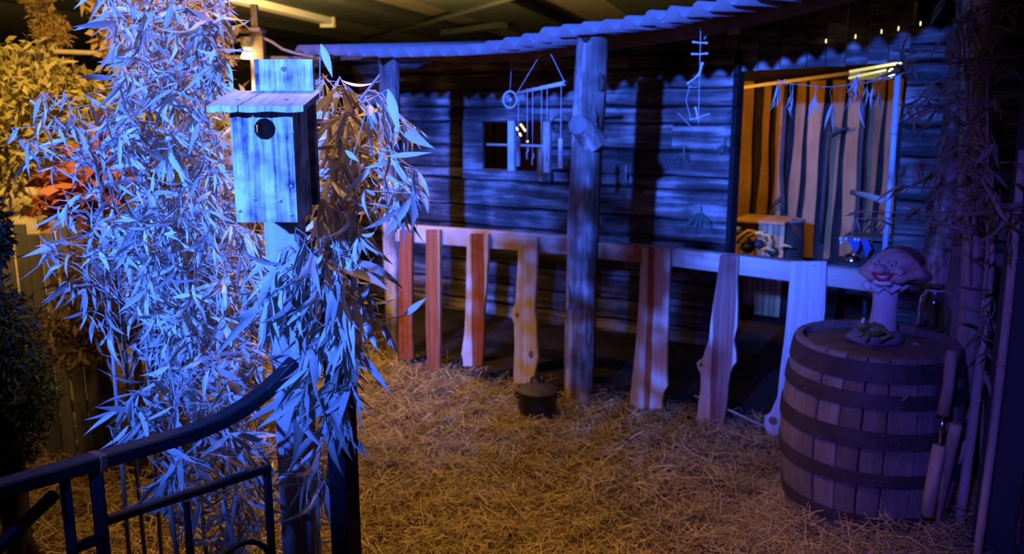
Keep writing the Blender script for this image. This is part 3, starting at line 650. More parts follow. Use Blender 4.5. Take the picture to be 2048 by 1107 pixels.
mb.add(vs, [(i*n+j, i*n+(j+1) % n, (i+1)*n+(j+1) % n, (i+1)*n+j) for i in range(len(prof)-1) for j in range(n)]); cap = mb.build('cap', 'figure_skin', fg, smooth=True)
mb = MB(); blob(mb, cc+V((.038, .03, .024)), (.085, .072, .048), 5, 16, 10, .06); mb.build('cap_crown', 'figure_cap', fg, smooth=True)
MB().ell(fpt(.106, -.022, .012), (.022, .024, .018), 14, 9, AXC).ell(fpt(.098, -.040, .005), (.012, .012, .010), 12, 8, AXC).ell(fpt(.098, -.003, .006), (.012, .012, .010), 12, 8, AXC).build('nose', 'figure_skin', cap, smooth=True)
for u_ in (-.058, .034): MB().ell(fpt(.082-(.012 if u_ < -.05 else 0), u_, .004), (.024, .018, .019), 14, 9, AXC).build('cheek', 'figure_skin', cap, smooth=True)
for u_ in (-.046, .012):
    e_ = MB().ell(fpt(.083, u_, .034), (.010, .009, .0065), 12, 8, AXC).build('eye', 'figure_tooth', cap, smooth=True)
    MB().ell(fpt(.0915, u_, .033), (.004, .003, .0045), 10, 6, AXC).build('pupil', 'figure_eye', e_, smooth=True)
    MB().tube([fpt(.083, u_-.014, .040), fpt(.090, u_, .046), fpt(.083, u_+.014, .041)], .0045, 8).build('eyelid', 'figure_skin', cap, smooth=True)
def arc(u0, u1, z0, dip, r0, k=9): return [fpt(r0+.006*math.sin(PI*i/k), u0+(u1-u0)*i/k, z0-dip*math.sin(PI*i/k)+.006*(i/k)) for i in range(k+1)]
MB().tube(arc(-.052, .024, -.010, .007, .101), [.002, .005, .0065, .006, .005, .006, .0065, .006, .004, .002], 8).build('upper_lip', 'figure_lip', cap, smooth=True)
MB().tube(arc(-.050, .022, -.013, .026, .101), [.002, .005, .007, .008, .0085, .0085, .008, .007, .004, .002], 8).build('lower_lip', 'figure_lip', cap, smooth=True)
MB().tube(arc(-.046, .018, -.012, .015, .100), [.002, .004, .0055, .006, .006, .006, .006, .005, .004, .002], 8).build('teeth', 'figure_tooth', cap, smooth=True)
MB().ell(fpt(.094, -.014, -.052), (.034, .02, .012), 14, 8, AXC).build('chin', 'figure_tooth', cap, smooth=True)
# frog
fr = fc+V((-.055, -.055, .05)); mb = MB(); mb.ell(fr+V((.02, 0, .008)), (.036, .022, .022), 14, 9).ell(fr+V((-.018, -.008, .024)), (.02, .02, .016), 12, 8)
for sx in (-1, 1): mb.tube([fr+V((.045, sx*.016, .0)), fr+V((.03, sx*.028-.006, .018)), fr+V((.055, sx*.028-.008, .002)), fr+V((.02, sx*.03-.012, -.012))], [.010, .011, .008, .006], 8); mb.tube([fr+V((-.008, sx*.016, .01)), fr+V((-.012, sx*.022-.008, -.01)), fr+V((-.022, sx*.024-.014, -.014))], [.007, .006, .005], 8)
for i_ in range(len(mb.v)): mb.v[i_] = fr+(mb.v[i_]-fr)*1.2+V((-.004, -.012, .006))
frog = mb.build('frog', 'figure_frog', fg, smooth=True)
for sx in (-1, 1): MB().ell(fr+V((-.028+.007*sx, -.019+.014*sx, .052)), (.007, .008, .008), 10, 7).build('eye', 'figure_tooth', frog, smooth=True)

# ---- glass jar behind the figurine
jc = at_z(1862, 668, hz_); jar = thing('glass_jar', 'clear glass jar standing behind the toadstool figurine', 'jar', jc)
pr = [(.001, .004), (.045, .004), (.052, .012), (.054, .05), (.054, .12), (.048, .15), (.034, .168), (.034, .19), (.037, .192), (.031, .192), (.030, .168), (.045, .148), (.050, .12), (.050, .05), (.047, .014), (.001, .010)]
MB().lathe(jc, pr, 32).build('body', 'glass', jar, smooth=True)
MB().tube([jc+V((.036*math.cos(t), .036*math.sin(t), .178)) for t in np.linspace(0, 2*PI, 20)], .003, 6).build('neck_ring', 'string', jar)
chip = at_z(1831, 688, hz_); o = MB().add([chip+V((-.012, 0, .0)), chip+V((.012, .003, 0)), chip+V((.010, .008, .001)), chip+V((-.010, .005, .001)), chip+V((0, .003, .003))], [(0, 1, 4), (1, 2, 4), (2, 3, 4), (3, 0, 4), (0, 3, 2, 1)]).build('paper_scrap', 'white_peg', org=chip); tag(o, 'tiny white scrap lying on the barrel top', 'scrap')

# ---- flail, canes and stakes by the barrel
def cane(name, label, a, b_, ra, rb, mat='cane', nodes_=3, bend=.01, cat='cane'):
    a, b_ = V(a), V(b_); o = thing(name, label, cat, b_); K = 8; s_ = nz((b_-a).cross(V((0, 1, 0))))
    pts = [a+(b_-a)*(i/K)+s_*(bend*math.sin(PI*i/K)) for i in range(K+1)]
    MB().tube(pts, [ra+(rb-ra)*i/K for i in range(K+1)], 10).build('shaft', mat, o, smooth=True)
    for q in range(nodes_):
        i = 1+q*max(1, (K-1)//max(1, nodes_)); r = ra+(rb-ra)*i/K; d = nz(b_-a)
        MB().tube([pts[i]-d*.006, pts[i], pts[i]+d*.006], [r*1.02, r*1.14, r*1.02], 10).build('node', mat, o, smooth=True)
    return o
D = 2.66
fl = thing('flail', 'wooden hand flail with a short metal link leaning on the barrel', 'flail', at_y(1852, 1040, D-.02))
MB().tube([at_y(1902, 700, D), at_y(1902, 712, D), at_y(1897, 770, D), at_y(1886, 828, D)], [.012, .019, .018, .021], 12).build('handle', 'cane', fl, smooth=True)
MB().tube([at_y(1887, 826, D), at_y(1878, 896, D)], .006, 8).build('metal_link', 'chrome', fl, smooth=True)
MB().tube([at_y(1879, 890, D), at_y(1866, 960, D-.01), at_y(1854, 1030, D-.02)], [.021, .022, .022], 12).build('beater', 'cane', fl, smooth=True)
cane('stake', 'brown round stake with its foot nearest the camera by the barrel', at_y(1912, 850, 2.62), at_z(1852, 1102, .07), .019, .019, 'cane', 0, .004, 'stake')
cane('bamboo_cane', 'purple lit cane standing right of the brown stake', at_y(1992, 380, 3.0), at_y(1918, 1050, 2.78), .016, .018, 'cane', 3)
cane('bamboo_cane', 'short cane between the flail and the purple cane', at_y(1966, 740, 2.9), at_y(1880, 1010, 2.80), .014, .016, 'cane', 2)
cane('bamboo_cane', 'dark slender cane against the near black partition', at_y(2046, 300, 2.72), at_y(1950, 1140, 2.55), .013, .014, 'cane', 4)
cane('bamboo_pole', 'thick bamboo pole rising to the roof at the right', at_y(1975, -120, 3.15), at_y(1925, 820, 3.3), .038, .042, 'cane', 4, .01, 'pole')
cane('bamboo_pole', 'slim bamboo pole left of the thick pole behind the leaves', at_y(1938, -80, 3.35), at_y(1905, 760, 3.45), .018, .02, 'cane', 4, .01, 'pole')
pb0 = at_y(1905, 470, 3.42)
cane('plank', 'broad plank leaning in the corner behind the barrel', at_y(1940, 430, 3.40), at_y(1895, 760, 3.42), .05, .055, 'barrel_wood', 0, .0, 'plank')

# ---- lidded iron pot
pc = at_z(1075, 826, .03); pot = thing('iron_pot', 'black lidded iron pot standing on the straw by the porch', 'pot', pc)
MB().lathe(pc, [(.001, .002), (.085, .004), (.102, .02), (.106, .06), (.106, .125), (.110, .13), (.100, .13), (.098, .03), (.001, .012)], 32).build('body', 'pot_iron', pot, smooth=True)
lid = MB().lathe(pc, [(.108, .131), (.106, .137), (.08, .155), (.04, .168), (.002, .172)], 32).build('lid', 'pot_lid', pot, smooth=True)
MB().tube([pc+V((-.012+.022*math.cos(t), 0, .186+.022*math.sin(t))) for t in np.linspace(-.5, PI+.5, 12)], .0065, 8).build('lid_ring', 'pot_iron', lid, smooth=True)
MB().ell(pc+V((.026, .0, .192)), (.016, .016, .017), 12, 8).build('lid_knob', 'pot_iron', lid, smooth=True)
for sx in (-1, 1): MB().tube([pc+V((sx*.104, -.03, .10)), pc+V((sx*.122, -.02, .105)), pc+V((sx*.122, .02, .105)), pc+V((sx*.104, .03, .10))], .006, 8).build('side_handle', 'pot_iron', pot, smooth=True)

# ---- wind chime under the eave
CW = -.10
def cp(x, y, w=CW): u, z = onw(x, y, w); return FP(u, w, z)
a, b_ = cp(1034, 186, .22), cp(1130, 166, .05)
wc = thing('wind_chime', 'bamboo wind chime hanging from the eave beside the porch post', 'wind chime', (a+b_)/2)
bar_ = MB().tube([a, b_], [.009, .0125], 12).build('bar', 'chime_bamboo', wc, smooth=True)
MB().tube([b_-nz(b_-a)*.008, b_+nz(b_-a)*.001], [.0145, .0145], 12).build('end_ring', 'chime_bamboo', bar_, smooth=True)
MB().tube([b_+nz(b_-a)*.0012, b_+nz(b_-a)*.0016], .0085, 10).build('bore', 'hole_dark', bar_)
tp = (a+b_)/2+V((.0, .0, .30))
for e_, t_ in ((a, .3), (b_, .7)): MB().tube([e_*(.93 if 0 else 1), V((tp.x+(.0 if t_ < .5 else .06), tp.y, zeave(.7)-.04))], .0016, 5).build('hanging_cord', 'string', wc)
def lerp(t): return a+(b_-a)*t
for x, y0_, y1_, kind in ((1037, 272, 332, 't'), (1056, 290, 318, 's'), (1067, 305, 330, 's'), (1085, 303, 362, 't'), (1096, 290, 322, 's'), (1123, 276, 336, 't')):
    t = (x-1034)/96; s_ = lerp(t); dd = (s_-CAM); Yd = s_.y
    top = at_y(x, y0_, Yd); bot = at_y(x-1, y1_, Yd); top.x = bot.x = s_.x; top.y = bot.y = s_.y
    MB().tube([s_, top], .0018, 5).build('string', 'string', wc)
    MB().ell(s_, (.006, .006, .014), 8, 6).build('string_knot', 'string', wc)
    if kind == 't': MB().lathe(V((top.x, top.y, bot.z)), [(.0105, 0), (.0135, 0), (.0135, top.z-bot.z), (.001, top.z-bot.z)], 12).build('chime_tube', 'chime_bamboo', wc, smooth=False)
    else:
        L_ = top.z-bot.z
        MB().tube([top, top+V((.004, 0, -L_*.3)), top+V((-.003, 0, -L_*.6)), bot], [.002, .006, .004, .006], 8).build('shell_drop', 'shell', wc, smooth=True)
        MB().tube([top+V((.006*math.sin(t2)+.004, 0, -L_*t2/6.28)) for t2 in np.linspace(0, 6.28, 9)], .0014, 5).build('cord_loop', 'string', wc)
# ---- beaded ring ornament
rc = cp(1020, 199, .30); rg = thing('beaded_ring', 'round beaded ring ornament hanging left of the wind chime', 'ornament', rc)
axr = (nz(V((.95, -.3, 0))), ZA)
ringp = [rc+axr[0]*(.042*math.cos(t))+axr[1]*(.048*math.sin(t)) for t in np.linspace(0, 2*PI, 27)]
MB().tube(ringp, .0035, 6).build('hoop', 'teal_stuff', rg, smooth=True)
for i in range(0, 26): MB().ell(ringp[i], (.0068, .0068, .0068), 8, 6).build('bead', 'shell', rg, smooth=True)
MB().ell(rc+axr[0]*.003, (.009, .006, .009), 10, 7).build('centre_bead', 'shell', rg, smooth=True)
for k in range(3): t = 2*PI*k/3+.5; MB().tube([rc, rc+axr[0]*(.042*math.cos(t))+axr[1]*(.048*math.sin(t))], .001, 4).build('thread', 'string', rg)
MB().tube([rc+axr[1]*.048, V((rc.x+.01, rc.y, zeave(.4)-.02))], .001, 4).build('hanging_thread', 'string', rg)
# ---- bone and twig mobile
mo = thing('bone_mobile', 'string mobile of small bones and twigs in front of the plank wall', 'mobile', cp(1400, 250, .25))
def mp_(x, y): return cp(x, y, .25)
MB().tube([V((mp_(1401, 60).x, mp_(1401, 60).y, zeave(1.5)-.01)), mp_(1400, 120), mp_(1398, 190), mp_(1397, 248)], .0016, 5).build('cord', 'string', mo)
for (x0_, y0_, x1_, y1_, r) in ((1386, 84, 1414, 86, .0045), (1384, 108, 1415, 107, .0045), (1405, 126, 1398, 150, .006), (1397, 150, 1375, 167, .0045), (1391, 215, 1396, 237, .005), (1381, 239, 1418, 228, .003)):
    p, q = mp_(x0_, y0_), mp_(x1_, y1_); d = nz(q-p)
    MB().tube([p-d*.004, p, p+d*.012, (p+q)/2+V((0, 0, -.002)), q-d*.012, q, q+d*.004], [r*.9, r*1.6, r*1.0, r*.9, r*1.0, r*1.6, r*.9], 8).build('bone', 'bone', mo, smooth=True)
MB().tube([mp_(1408, 78), mp_(1416, 68)], .004, 6).build('bead', 'teal_stuff', mo)
for (x0_, y0_, x1_, y1_) in ((1380, 170, 1372, 200), (1372, 200, 1382, 240), (1355, 225, 1381, 252), (1376, 174, 1396, 175)): MB().tube([mp_(x0_, y0_), mp_(x1_, y1_)], .0014, 4).build('twig', 'bone', mo)
# ---- herb sprigs on the wall
def sprig(label, x, y, n, L_, w_=W-.07, seed=1):
    rs = random.Random(seed); c = cp(x, y, w_); o = thing('herb_sprig', label, 'sprig', c); mb = MB(); tips = []
    for k in range(n):
        a_ = rs.uniform(-.9, .9); d = nz(FU*math.sin(a_)-ZA*math.cos(a_)-FN*rs.uniform(0, .4)); p = c+FU*rs.uniform(-.015, .015); q = p+d*(L_*rs.uniform(.5, 1)); mb.tube([p, (p+q)/2+V((0, 0, .01)), q], [.003, .0045, .001], 5)
    mb.build('needles', 'sprig', o)
    MB().tube([c+V((0, 0, .05)), c, c-V((0, 0, L_*.5))], .004, 6).build('stem', 'cane', o)
sprig('dark needled sprig hanging low on the plank wall above the rail', 1400, 425, 34, .17, seed=4)
sprig('small dark sprig tied up at the right end of the plank wall', 1448, 290, 12, .08, seed=5)
sprig('small sprig on the plank wall beside the post shadow', 1368, 305, 8, .10, seed=6)
sprig('wispy sprig on the plank wall just left of the post shadow', 1252, 345, 7, .14, seed=7)
hsp = cp(1328, 322, W-.05); o = thing('horseshoe', 'small horseshoe hung on the plank wall right of the post shadow', 'horseshoe', hsp)
MB().tube([hsp+FU*(.035*math.cos(t))+ZA*(.045*math.sin(t)) for t in np.linspace(-2.2, 2.2, 14)], .006, 6, flat=.6).build('shoe', 'screw', o)
MB().ell(hsp+FU*.035-FN*.006, (.005, .005, .005), 6, 5).build('nail', 'screw', o)

# ---- white pipe jamb, log stub
pp = thing('white_pipe', 'upright white pipe at the right side of the cabin opening', 'pipe', cp(1770, 500, W-.12))
MB().tube([cp(1796, 150, W-.12), cp(1784, 330, W-.12), cp(1768, 520, W-.12)], .018, 12).build('tube', 'white_pipe', pp, smooth=True)
c_ = cp(1788, 260, W-.12); MB().tube([c_+V((0, 0, .03)), c_-V((0, 0, .03))], .021, 12).build('coupling', 'white_pipe', pp, smooth=True)
lg = thing('log_peg', 'short round log jutting into the cabin opening beside the pipe', 'log', cp(1766, 400, W-.05))
MB().tube([cp(1704, 384, W+.25), cp(1735, 391, W+.15), cp(1768, 401, W-.06)], [.017, .019, .02], 10).build('branch', 'lamp_wood', lg, smooth=True)
MB().tube([cp(1704, 384, W+.25)-FU*.001, cp(1704, 384, W+.25)-FU*.003], .014, 10).build('cut_end', 'rail_wood', lg)
# ---- dark stick shapes put in for branch shadows on the inner wall
for lab, pth, br in (('dark forked sapling stick against the left of the inner boards', [(1573, 170), (1568, 260), (1563, 340), (1566, 400), (1568, 440)], [(1564, 395), (1546, 410), (1527, 440)]),
                     ('dark forked sapling stick against the middle of the inner boards', [(1660, 250), (1652, 330), (1645, 420), (1640, 485)], [(1657, 272), (1675, 262), (1697, 255)]),
                     ('straight dark sapling stick at the dim right end of the inner boards', [(1730, 190), (1722, 300), (1716, 420), (1712, 485)], None)):
    o = thing('sapling_stick', lab, 'stick', cp(*pth[-1], W2-.06)); MB().tube([cp(x, y, W2-.06) for x, y in pth], .019, 8).build('stem', 'dark_stuff', o, smooth=True)
    if br: MB().tube([cp(x, y, W2-.06) for x, y in br], [.018, .015, .012], 8).build('fork', 'dark_stuff', o, smooth=True)
# ---- slatted cabinet and heap inside
CWD = W+.95
ca0, _ = onw(1464, 500, CWD); ca1, cztop = onw(1570, 447, CWD)
cab = thing('slatted_cabinet', 'orange slatted wooden cabinet inside the cabin opening', 'cabinet', FP((ca0+ca1)/2, CWD+.2, .05))
MB().box(FP((ca0+ca1)/2, CWD+.2, (cztop-.01)/2+.03), (ca1-ca0-.02, .34, cztop-.07), AXF).build('body', 'cabinet_wood', cab, bevel=.004)
ns = 9
for i in range(ns):
    uu = ca0+(ca1-ca0)*(i+.5)/ns; MB().box(FP(uu, CWD+.02, cztop/2+.03), ((ca1-ca0)/ns-.006, .02, cztop-.07), AXF).build('slat', 'cabinet_wood', cab, bevel=.003)
MB().box(FP((ca0+ca1)/2, CWD+.18, cztop+.0), (ca1-ca0+.01, .42, .02), AXF).build('top', 'cabinet_wood', cab, bevel=.003)
rb = thing('round_basket', 'dark round basket beside the orange slatted cabinet', 'basket', cp(1585, 530, CWD+.15)); rcn = cp(1578, 500, CWD+.2); rcn.z = .05
MB().lathe(rcn, [(.001, 0), (.07, .0), (.10, .3), (.11, .55), (.10, .74), (.08, .74), (.09, .5), (.07, .05), (.001, .04)], 24).build('body', 'dark_brown', rb, smooth=True)
MB().tube([rcn+V((.098*math.cos(t), .098*math.sin(t), .745)) for t in np.linspace(0, 2*PI, 24)], .012, 6).build('rim', 'barrel_head', rb, smooth=True)
rb.location = rcn
for ch in rb.children: ch.data.transform(Matrix.Translation(ORG[rb]-rcn))
ORG[rb] = rcn
TW = CWD-.12
_, tz = onw(1500, 512, TW)
tb = thing('bench', 'dark bench behind the rail carrying the yellow bundle', 'bench', FP(onw(1520, 512, TW)[0], TW, .05))
tu = onw(1520, 512, TW)[0]; MB().box(FP(tu, TW+.0, tz-.02), (.62, .2, .03), AXF).build('seat', 'dark_stuff', tb, bevel=.004)
for du in (-.27, .27): MB().box(FP(tu+du, TW, (tz-.04)/2+.02), (.04, .16, tz-.08), AXF).build('leg', 'dark_stuff', tb)
yb = thing('dried_bundle', 'bundle of yellow curved pods and dark greenery on the bench', 'bundle', FP(tu-.05, TW, tz))
for pts, r, mt in (([(1474, 486), (1482, 472), (1496, 462), (1510, 462)], .017, 'yellow_stuff'), ([(1494, 476), (1508, 466), (1524, 466), (1530, 480)], .018, 'yellow_stuff'), ([(1526, 470), (1536, 470), (1542, 482), (1540, 494)], .015, 'yellow_stuff'), ([(1522, 500), (1534, 496), (1550, 502)], .014, 'yellow_stuff'), ([(1556, 496), (1570, 490), (1584, 494)], .011, 'yellow_stuff')):
    MB().tube([cp(x, y, TW-.02) for x, y in pts], [r*.7]+[r]*(len(pts)-2)+[r*.6], 9).build('pod', mt, yb, smooth=True)
for x, y, r, mt, sd in ((1474, 462, .035, 'teal_stuff', 1), (1496, 494, .05, 'dark_stuff', 2), (1518, 488, .04, 'dark_stuff', 3), (1500, 484, .028, 'teal_stuff', 4), (1545, 503, .035, 'dark_stuff', 5)):
    blob(MB(), cp(x, y, TW+.01), (r, r*.8, r*.9), sd, 14, 9, .25).build('greenery' if mt == 'dark_stuff' else 'pale_clump', mt, yb, smooth=True)
# ---- shelf with blue pennants, metal dome
SW = W+.35
sa, sz = onw(1688, 470, SW); sb, sz2 = onw(1790, 478, SW)
sh = thing('shelf', 'dark shelf with a blue cloth and white pegs right of the inner boards', 'shelf', FP((sa+sb)/2, SW+.1, sz-.1))
MB().box(FP((sa+sb)/2, SW+.1, sz-.01), (sb-sa, .22, .022), AXF).build('board', 'barrel_head', sh, bevel=.003)
MB().box(FP((sa+sb)/2+.02, SW+.19, sz-.18), (sb-sa-.05, .02, .3), AXF).build('back', 'dark_stuff', sh)
for i, (xa, xb) in enumerate(((1690, 1718), (1720, 1736))):
    ua_, za_ = onw(xa, 478, SW); ub_, zb_ = onw(xb, 480, SW); um_, zm_ = onw((xa+xb)/2+4, 508+4*i, SW)
    MB().strip([FP(ua_, SW, za_), FP(um_-.015, SW, zm_+.05), FP(um_-.004, SW, zm_)], [FP(ub_, SW, za_), FP(um_+.03, SW, zm_+.05), FP(um_+.004, SW, zm_)], FN*.006).build('cloth', 'blue_cloth', sh)
for x, y in ((1681, 477), (1692, 477), (1710, 478), (1717, 479), (1682, 485)): MB().ell(cp(x, y, SW-.005), (.010, .010, .012), 10, 7).build('peg', 'white_peg', sh, smooth=True)
DWp = W-.35
du, dz = onw(1704, 519, DWp); dm = thing('metal_dome', 'shiny metal dome with a knob behind the rail beside the figurine', 'dome', FP(du, DWp, dz-.0))
MB().lathe(FP(du, DWp, dz), [(.052, 0), (.05, .012), (.04, .028), (.022, .038), (.001, .041)], 24).build('dome', 'chrome', dm, smooth=True)
MB().ell(FP(du, DWp, dz+.046), (.008, .008, .008), 10, 7).build('knob', 'chrome', dm, smooth=True)
st = thing('stool', 'dark stool behind the fence under the metal dome', 'stool', FP(du, DWp, .05)); MB().lathe(FP(du, DWp, 0), [(.001, dz), (.13, dz), (.13, dz-.03), (.001, dz-.03)], 20).build('seat', 'dark_stuff', st)
for k in range(3): t = 2*PI*k/3; MB().tube([FP(du+.08*math.cos(t), DWp+.08*math.sin(t), dz-.02), FP(du+.11*math.cos(t), DWp+.11*math.sin(t), .045)], .014, 8).build('leg', 'dark_stuff', st)
# ---- lamps inside the cabin
il = thing('cabin_lamp', 'bright bulb and pale strip light under the cabin ceiling', 'lamp', cp(1790, 146, W+.5))
MB().ell(cp(1783, 146, W+.3), (.018, .018, .027), 12, 9).build('bulb', 'inner_glow', il, smooth=True)
MB().tube([cp(1700, 143, W+.6), cp(1803, 125, W+.35)], .009, 8).build('tube_light', 'tube_glow', il, smooth=True)
MB().tube([cp(1698, 156, W+.6), cp(1772, 140, W+.45)], .007, 8).build('tube_light', 'tube_glow', il, smooth=True)
bx_ = cp(1740, 152, W+.65); MB().box(bx_, (.26, .05, .05), AXF).build('housing', 'ceiling_fixture', il, bevel=.004)
light('cabin_lamp_light', 'POINT', cp(1786, 142, W+.22), 1.2, (1, .9, .5), None, .03)
light('cabin_inner_light', 'SPOT', FP(onw(1440, 300, W+.6)[0]-.12, W+.5, 1.72), 34, (1, .50, .06), FP(onw(1560, 300, W2)[0], W2, .9), .05, 128, .4)
# ---- little yellow lights seen through the window
for lab, pts in (('slanting yellow light seen through the window left of the chime tubes', [(1026, 248), (1036, 260)]), ('upper slanting yellow light seen through the window among the chimes', [(1041, 248), (1051, 262)]), ('short yellow light below the slanting pair in the window', [(1039, 266), (1042, 272)]), ('round yellow light dot beside the window cross rod', [(1055, 281), (1055, 284)]), ('tiny yellow light dot at the upper left of the window', [(958, 249), (959, 250)])):
    p = [cp(x, y, W+1.2) for x, y in pts]; o = MB().tube([p[0], p[1]], .009, 8).build('fairy_light', 'fairy_glow', org=p[0]); tag(o, lab, 'light', 'fairy lights in the cabin')
for i, (x, y) in enumerate(((1763, 63), (1797, 57), (1841, 47), (1711, 73), (1652, 82))):  # glowing beads added for light coming through roof nail holes
    p = cp(x, y, W-.06); o = MB().ell(p, (.004, .004, .013), 8, 6).build('fairy_light', 'fairy_glow', org=p)
    tag(o, ['tiny amber light above the middle of the cabin opening', 'tiny amber light above the pipe', 'tiny amber light at the far right under the roof', 'tiny amber light above the dangling leaves', 'tiny amber light at the left over the cabin opening'][i], 'light', 'fairy lights under the roof')

# ---- lamp post in the garden
LD = 5.6
lp = thing('lamp_post', 'pale wooden lamp post with a hanging reflector bulb in the garden', 'lamp', at_z(512, 700, 0)); b0 = at_y(516, 100, LD)
lp.location = (b0.x, LD, 0); ORG[lp] = V((b0.x, LD, 0)); zt_ = at_y(516, 10, LD).z; zc_ = at_y(505, 62, LD).z
MB().box((b0.x, LD, (zc_-.0)/2), (.085, .07, zc_), ).build('post', 'lamp_wood', lp, bevel=.004)
MB().box((b0.x-.0, LD-.03, (zt_+zc_)/2), (.042, .04, zt_-zc_)).build('upper_stake', 'lamp_wood', lp, bevel=.003)
MB().box((at_y(505, 62, LD).x, LD-.05, zc_), (.17, .16, .022)).build('shelf', 'lamp_wood', lp, bevel=.003)
bt = at_y(492, 74, LD-.08); MB().lathe(bt, [(.001, .0), (.035, 0), (.036, -.055), (.022, -.07), (.001, -.07)], 16).build('socket', 'white_peg', lp, smooth=True)
MB().lathe(bt+V((0, 0, -.06)), [(.016, 0), (.018, -.02), (.036, -.055), (.038, -.066), (.03, -.072), (.001, -.074)], 18).build('bulb', 'bulb_glow', lp, smooth=True)
MB().tube([at_y(528, 76, LD-.02), at_y(545, 84, LD-.05), at_y(565, 98, LD-.05), at_y(590, 106, LD-.05), at_y(640, 116, LD-.05)], .009, 6).build('cable', 'lamp_wood', lp, smooth=True)
MB().tube([at_y(480, 78, LD-.02), at_y(455, 84, LD-.03), at_y(430, 96, LD)], .008, 6).build('cable', 'lamp_wood', lp, smooth=True)
light('lamp_post_light', 'SPOT', bt+V((0, -.06, -.22)), 50, (1, .66, .22), bt+V((-.3, -.5, -1.5)), .035, 165, .6)
sr = thing('rail_batten', 'pale horizontal batten behind the bamboo across the garden', 'batten', at_y(300, 105, 5.5)); MB().tube([at_y(-30, 98, 5.0), at_y(250, 108, 5.4), at_y(520, 116, 5.7), at_y(650, 118, 5.8)], .016, 6).build('pole', 'lamp_wood', sr, smooth=True)
MB().tube([at_y(250, 108, 5.4)+V((0, 0, .02)), at_y(250, 108, 5.4)-V((0, 0, .02))], .019, 8).build('joint', 'lamp_wood', sr)
# garden shed roof edge seen beside the birdhouse
shd = thing('shed', 'low garden shed with wavy tin roof edge behind the birdhouse', 'shed', at_y(510, 400, 6.6)*1)
shd.location.z = 0; ORG[shd] = V(shd.location)
n = 60; vs = []; pL, pR = at_y(440, 134, 6.4), at_y(640, 128, 6.2)
for dy in (0, .9):
    for i in range(n+1):
        p = pL+(pR-pL)*(i/n); vs.append(p+V((0, dy, .022*math.sin(2*PI*i/7.2)+dy*.1)))
k = n+1; vs += [p-V((0, 0, .008)) for p in vs]
MB().add(vs, [(i, i+1, k+i+1, k+i) for i in range(n)]+[(2*k+i, 3*k+i, 3*k+i+1, 2*k+i+1) for i in range(n)]+[(i, 2*k+i, 2*k+i+1, i+1) for i in range(n)]).build('roof_sheet', 'tin_roof', shd, smooth=True)
MB().box((pL+pR)/2*1+V((0, .45, -1.0)), ((pR-pL).length-.05, .8, 1.9)).build('body', 'far_dark', shd)

# ================================================================== GARDEN BEHIND THE BAMBOO
def quad_leaves(pts, L, Wd, rs, drop=.3):
    """small pointed leaves (two triangles each)"""
    vs, fs = [], []
    for p in pts:
        d = nz(V((rs.gauss(0, 1), rs.gauss(0, 1), rs.gauss(0, 1)-drop))); s_ = nz(d.cross(V((rs.gauss(0, 1), rs.gauss(0, 1), rs.gauss(0, 1))))); l = L*rs.uniform(.6, 1.3); w_ = Wd*rs.uniform(.7, 1.3); k = len(vs)
        vs += [p, p+d*l*.5+s_*w_, p+d*l, p+d*l*.5-s_*w_]; fs += [(k, k+1, k+2), (k, k+2, k+3)]
    mb = MB(); mb.v = vs; mb.f = fs; return mb
def raw(mb, name, mat, parent=None, org=None, kind=None, smooth=False):
    o_ = ORG[parent] if parent is not None else V(org or (0, 0, 0)); me = bpy.data.meshes.new(name); me.from_pydata([tuple(p-o_) for p in mb.v], [], mb.f); me.materials.append(MATS[mat])
    o = bpy.data.objects.new(name, me); C.objects.link(o); ORG[o] = o_
    if parent is not None: o.parent = parent
    else: o.location = o_
    if smooth: me.shade_smooth()
    if kind: o['kind'] = kind
    return o
def shrub(name, label, cat, ells, n, L, Wd, mat, seed, trunk=True, drop=.3, trunkmat='garden_plank'):
    rs = random.Random(seed); c0 = ells[0][0]; base = V((c0.x, c0.y, 0)); o = thing(name, label, cat, base); pts = []
    tot = sum(e[1][0]*e[1][2] for e in ells)
    for c, r in ells:
        for _ in range(int(n*r[0]*r[2]/tot)):
            q = nz(V((rs.gauss(0, 1), rs.gauss(0, 1), rs.gauss(0, 1))))*(rs.random()**.45); pts.append(V((c.x+q.x*r[0], c.y+q.y*r[1], max(.03, c.z+q.z*r[2]))))
    raw(quad_leaves(pts, L, Wd, rs, drop), 'foliage', mat, o, kind='stuff')
    if trunk:
        mb = MB()
        for c, r in ells:
            mb.tube([base+V((rs.uniform(-.05, .05), rs.uniform(-.05, .05), .0)), base*.5+V((c.x, c.y, 0))*.5+V((0, 0, c.z*.5)), c+V((0, 0, r[2]*.7))], [.03, .02, .006], 7)
            for _ in range(6):
                q = pts[rs.randrange(len(pts))]; mb.tube([V((c.x, c.y, min(c.z, q.z))), (c+q)/2+V((0, 0, .04)), q], [.009, .006, .002], 5)
        mb.build('trunk', trunkmat, o, smooth=True)
    return o
def E_(x, y, Y, rx, rz, ry=None):
    return (at_y(x, y, Y), (rx*Y/1700, (ry or rx)*Y/1700, rz*Y/1700))
shrub('shrub', 'yellow green shrub at the far left of the garden', 'shrub', [E_(40, 210, 4.6, 150, 130), E_(-60, 300, 4.4, 130, 150)], 5200, .075, .011, 'yellow_foliage', 21)
shrub('small_tree', 'golden lit tree behind the top of the bamboo', 'tree', [E_(330, 60, 5.2, 130, 130, 90), E_(390, -10, 5.4, 60, 80), E_(250, -60, 5.3, 120, 90)], 4200, .10, .016, 'gold_foliage', 22, trunkmat='lamp_wood')
shrub('shrub', 'golden brown shrub in the middle of the garden behind the bamboo', 'shrub', [E_(270, 270, 4.8, 170, 130), E_(420, 330, 4.9, 130, 180)], 5200, .08, .012, 'yellow_foliage', 23)
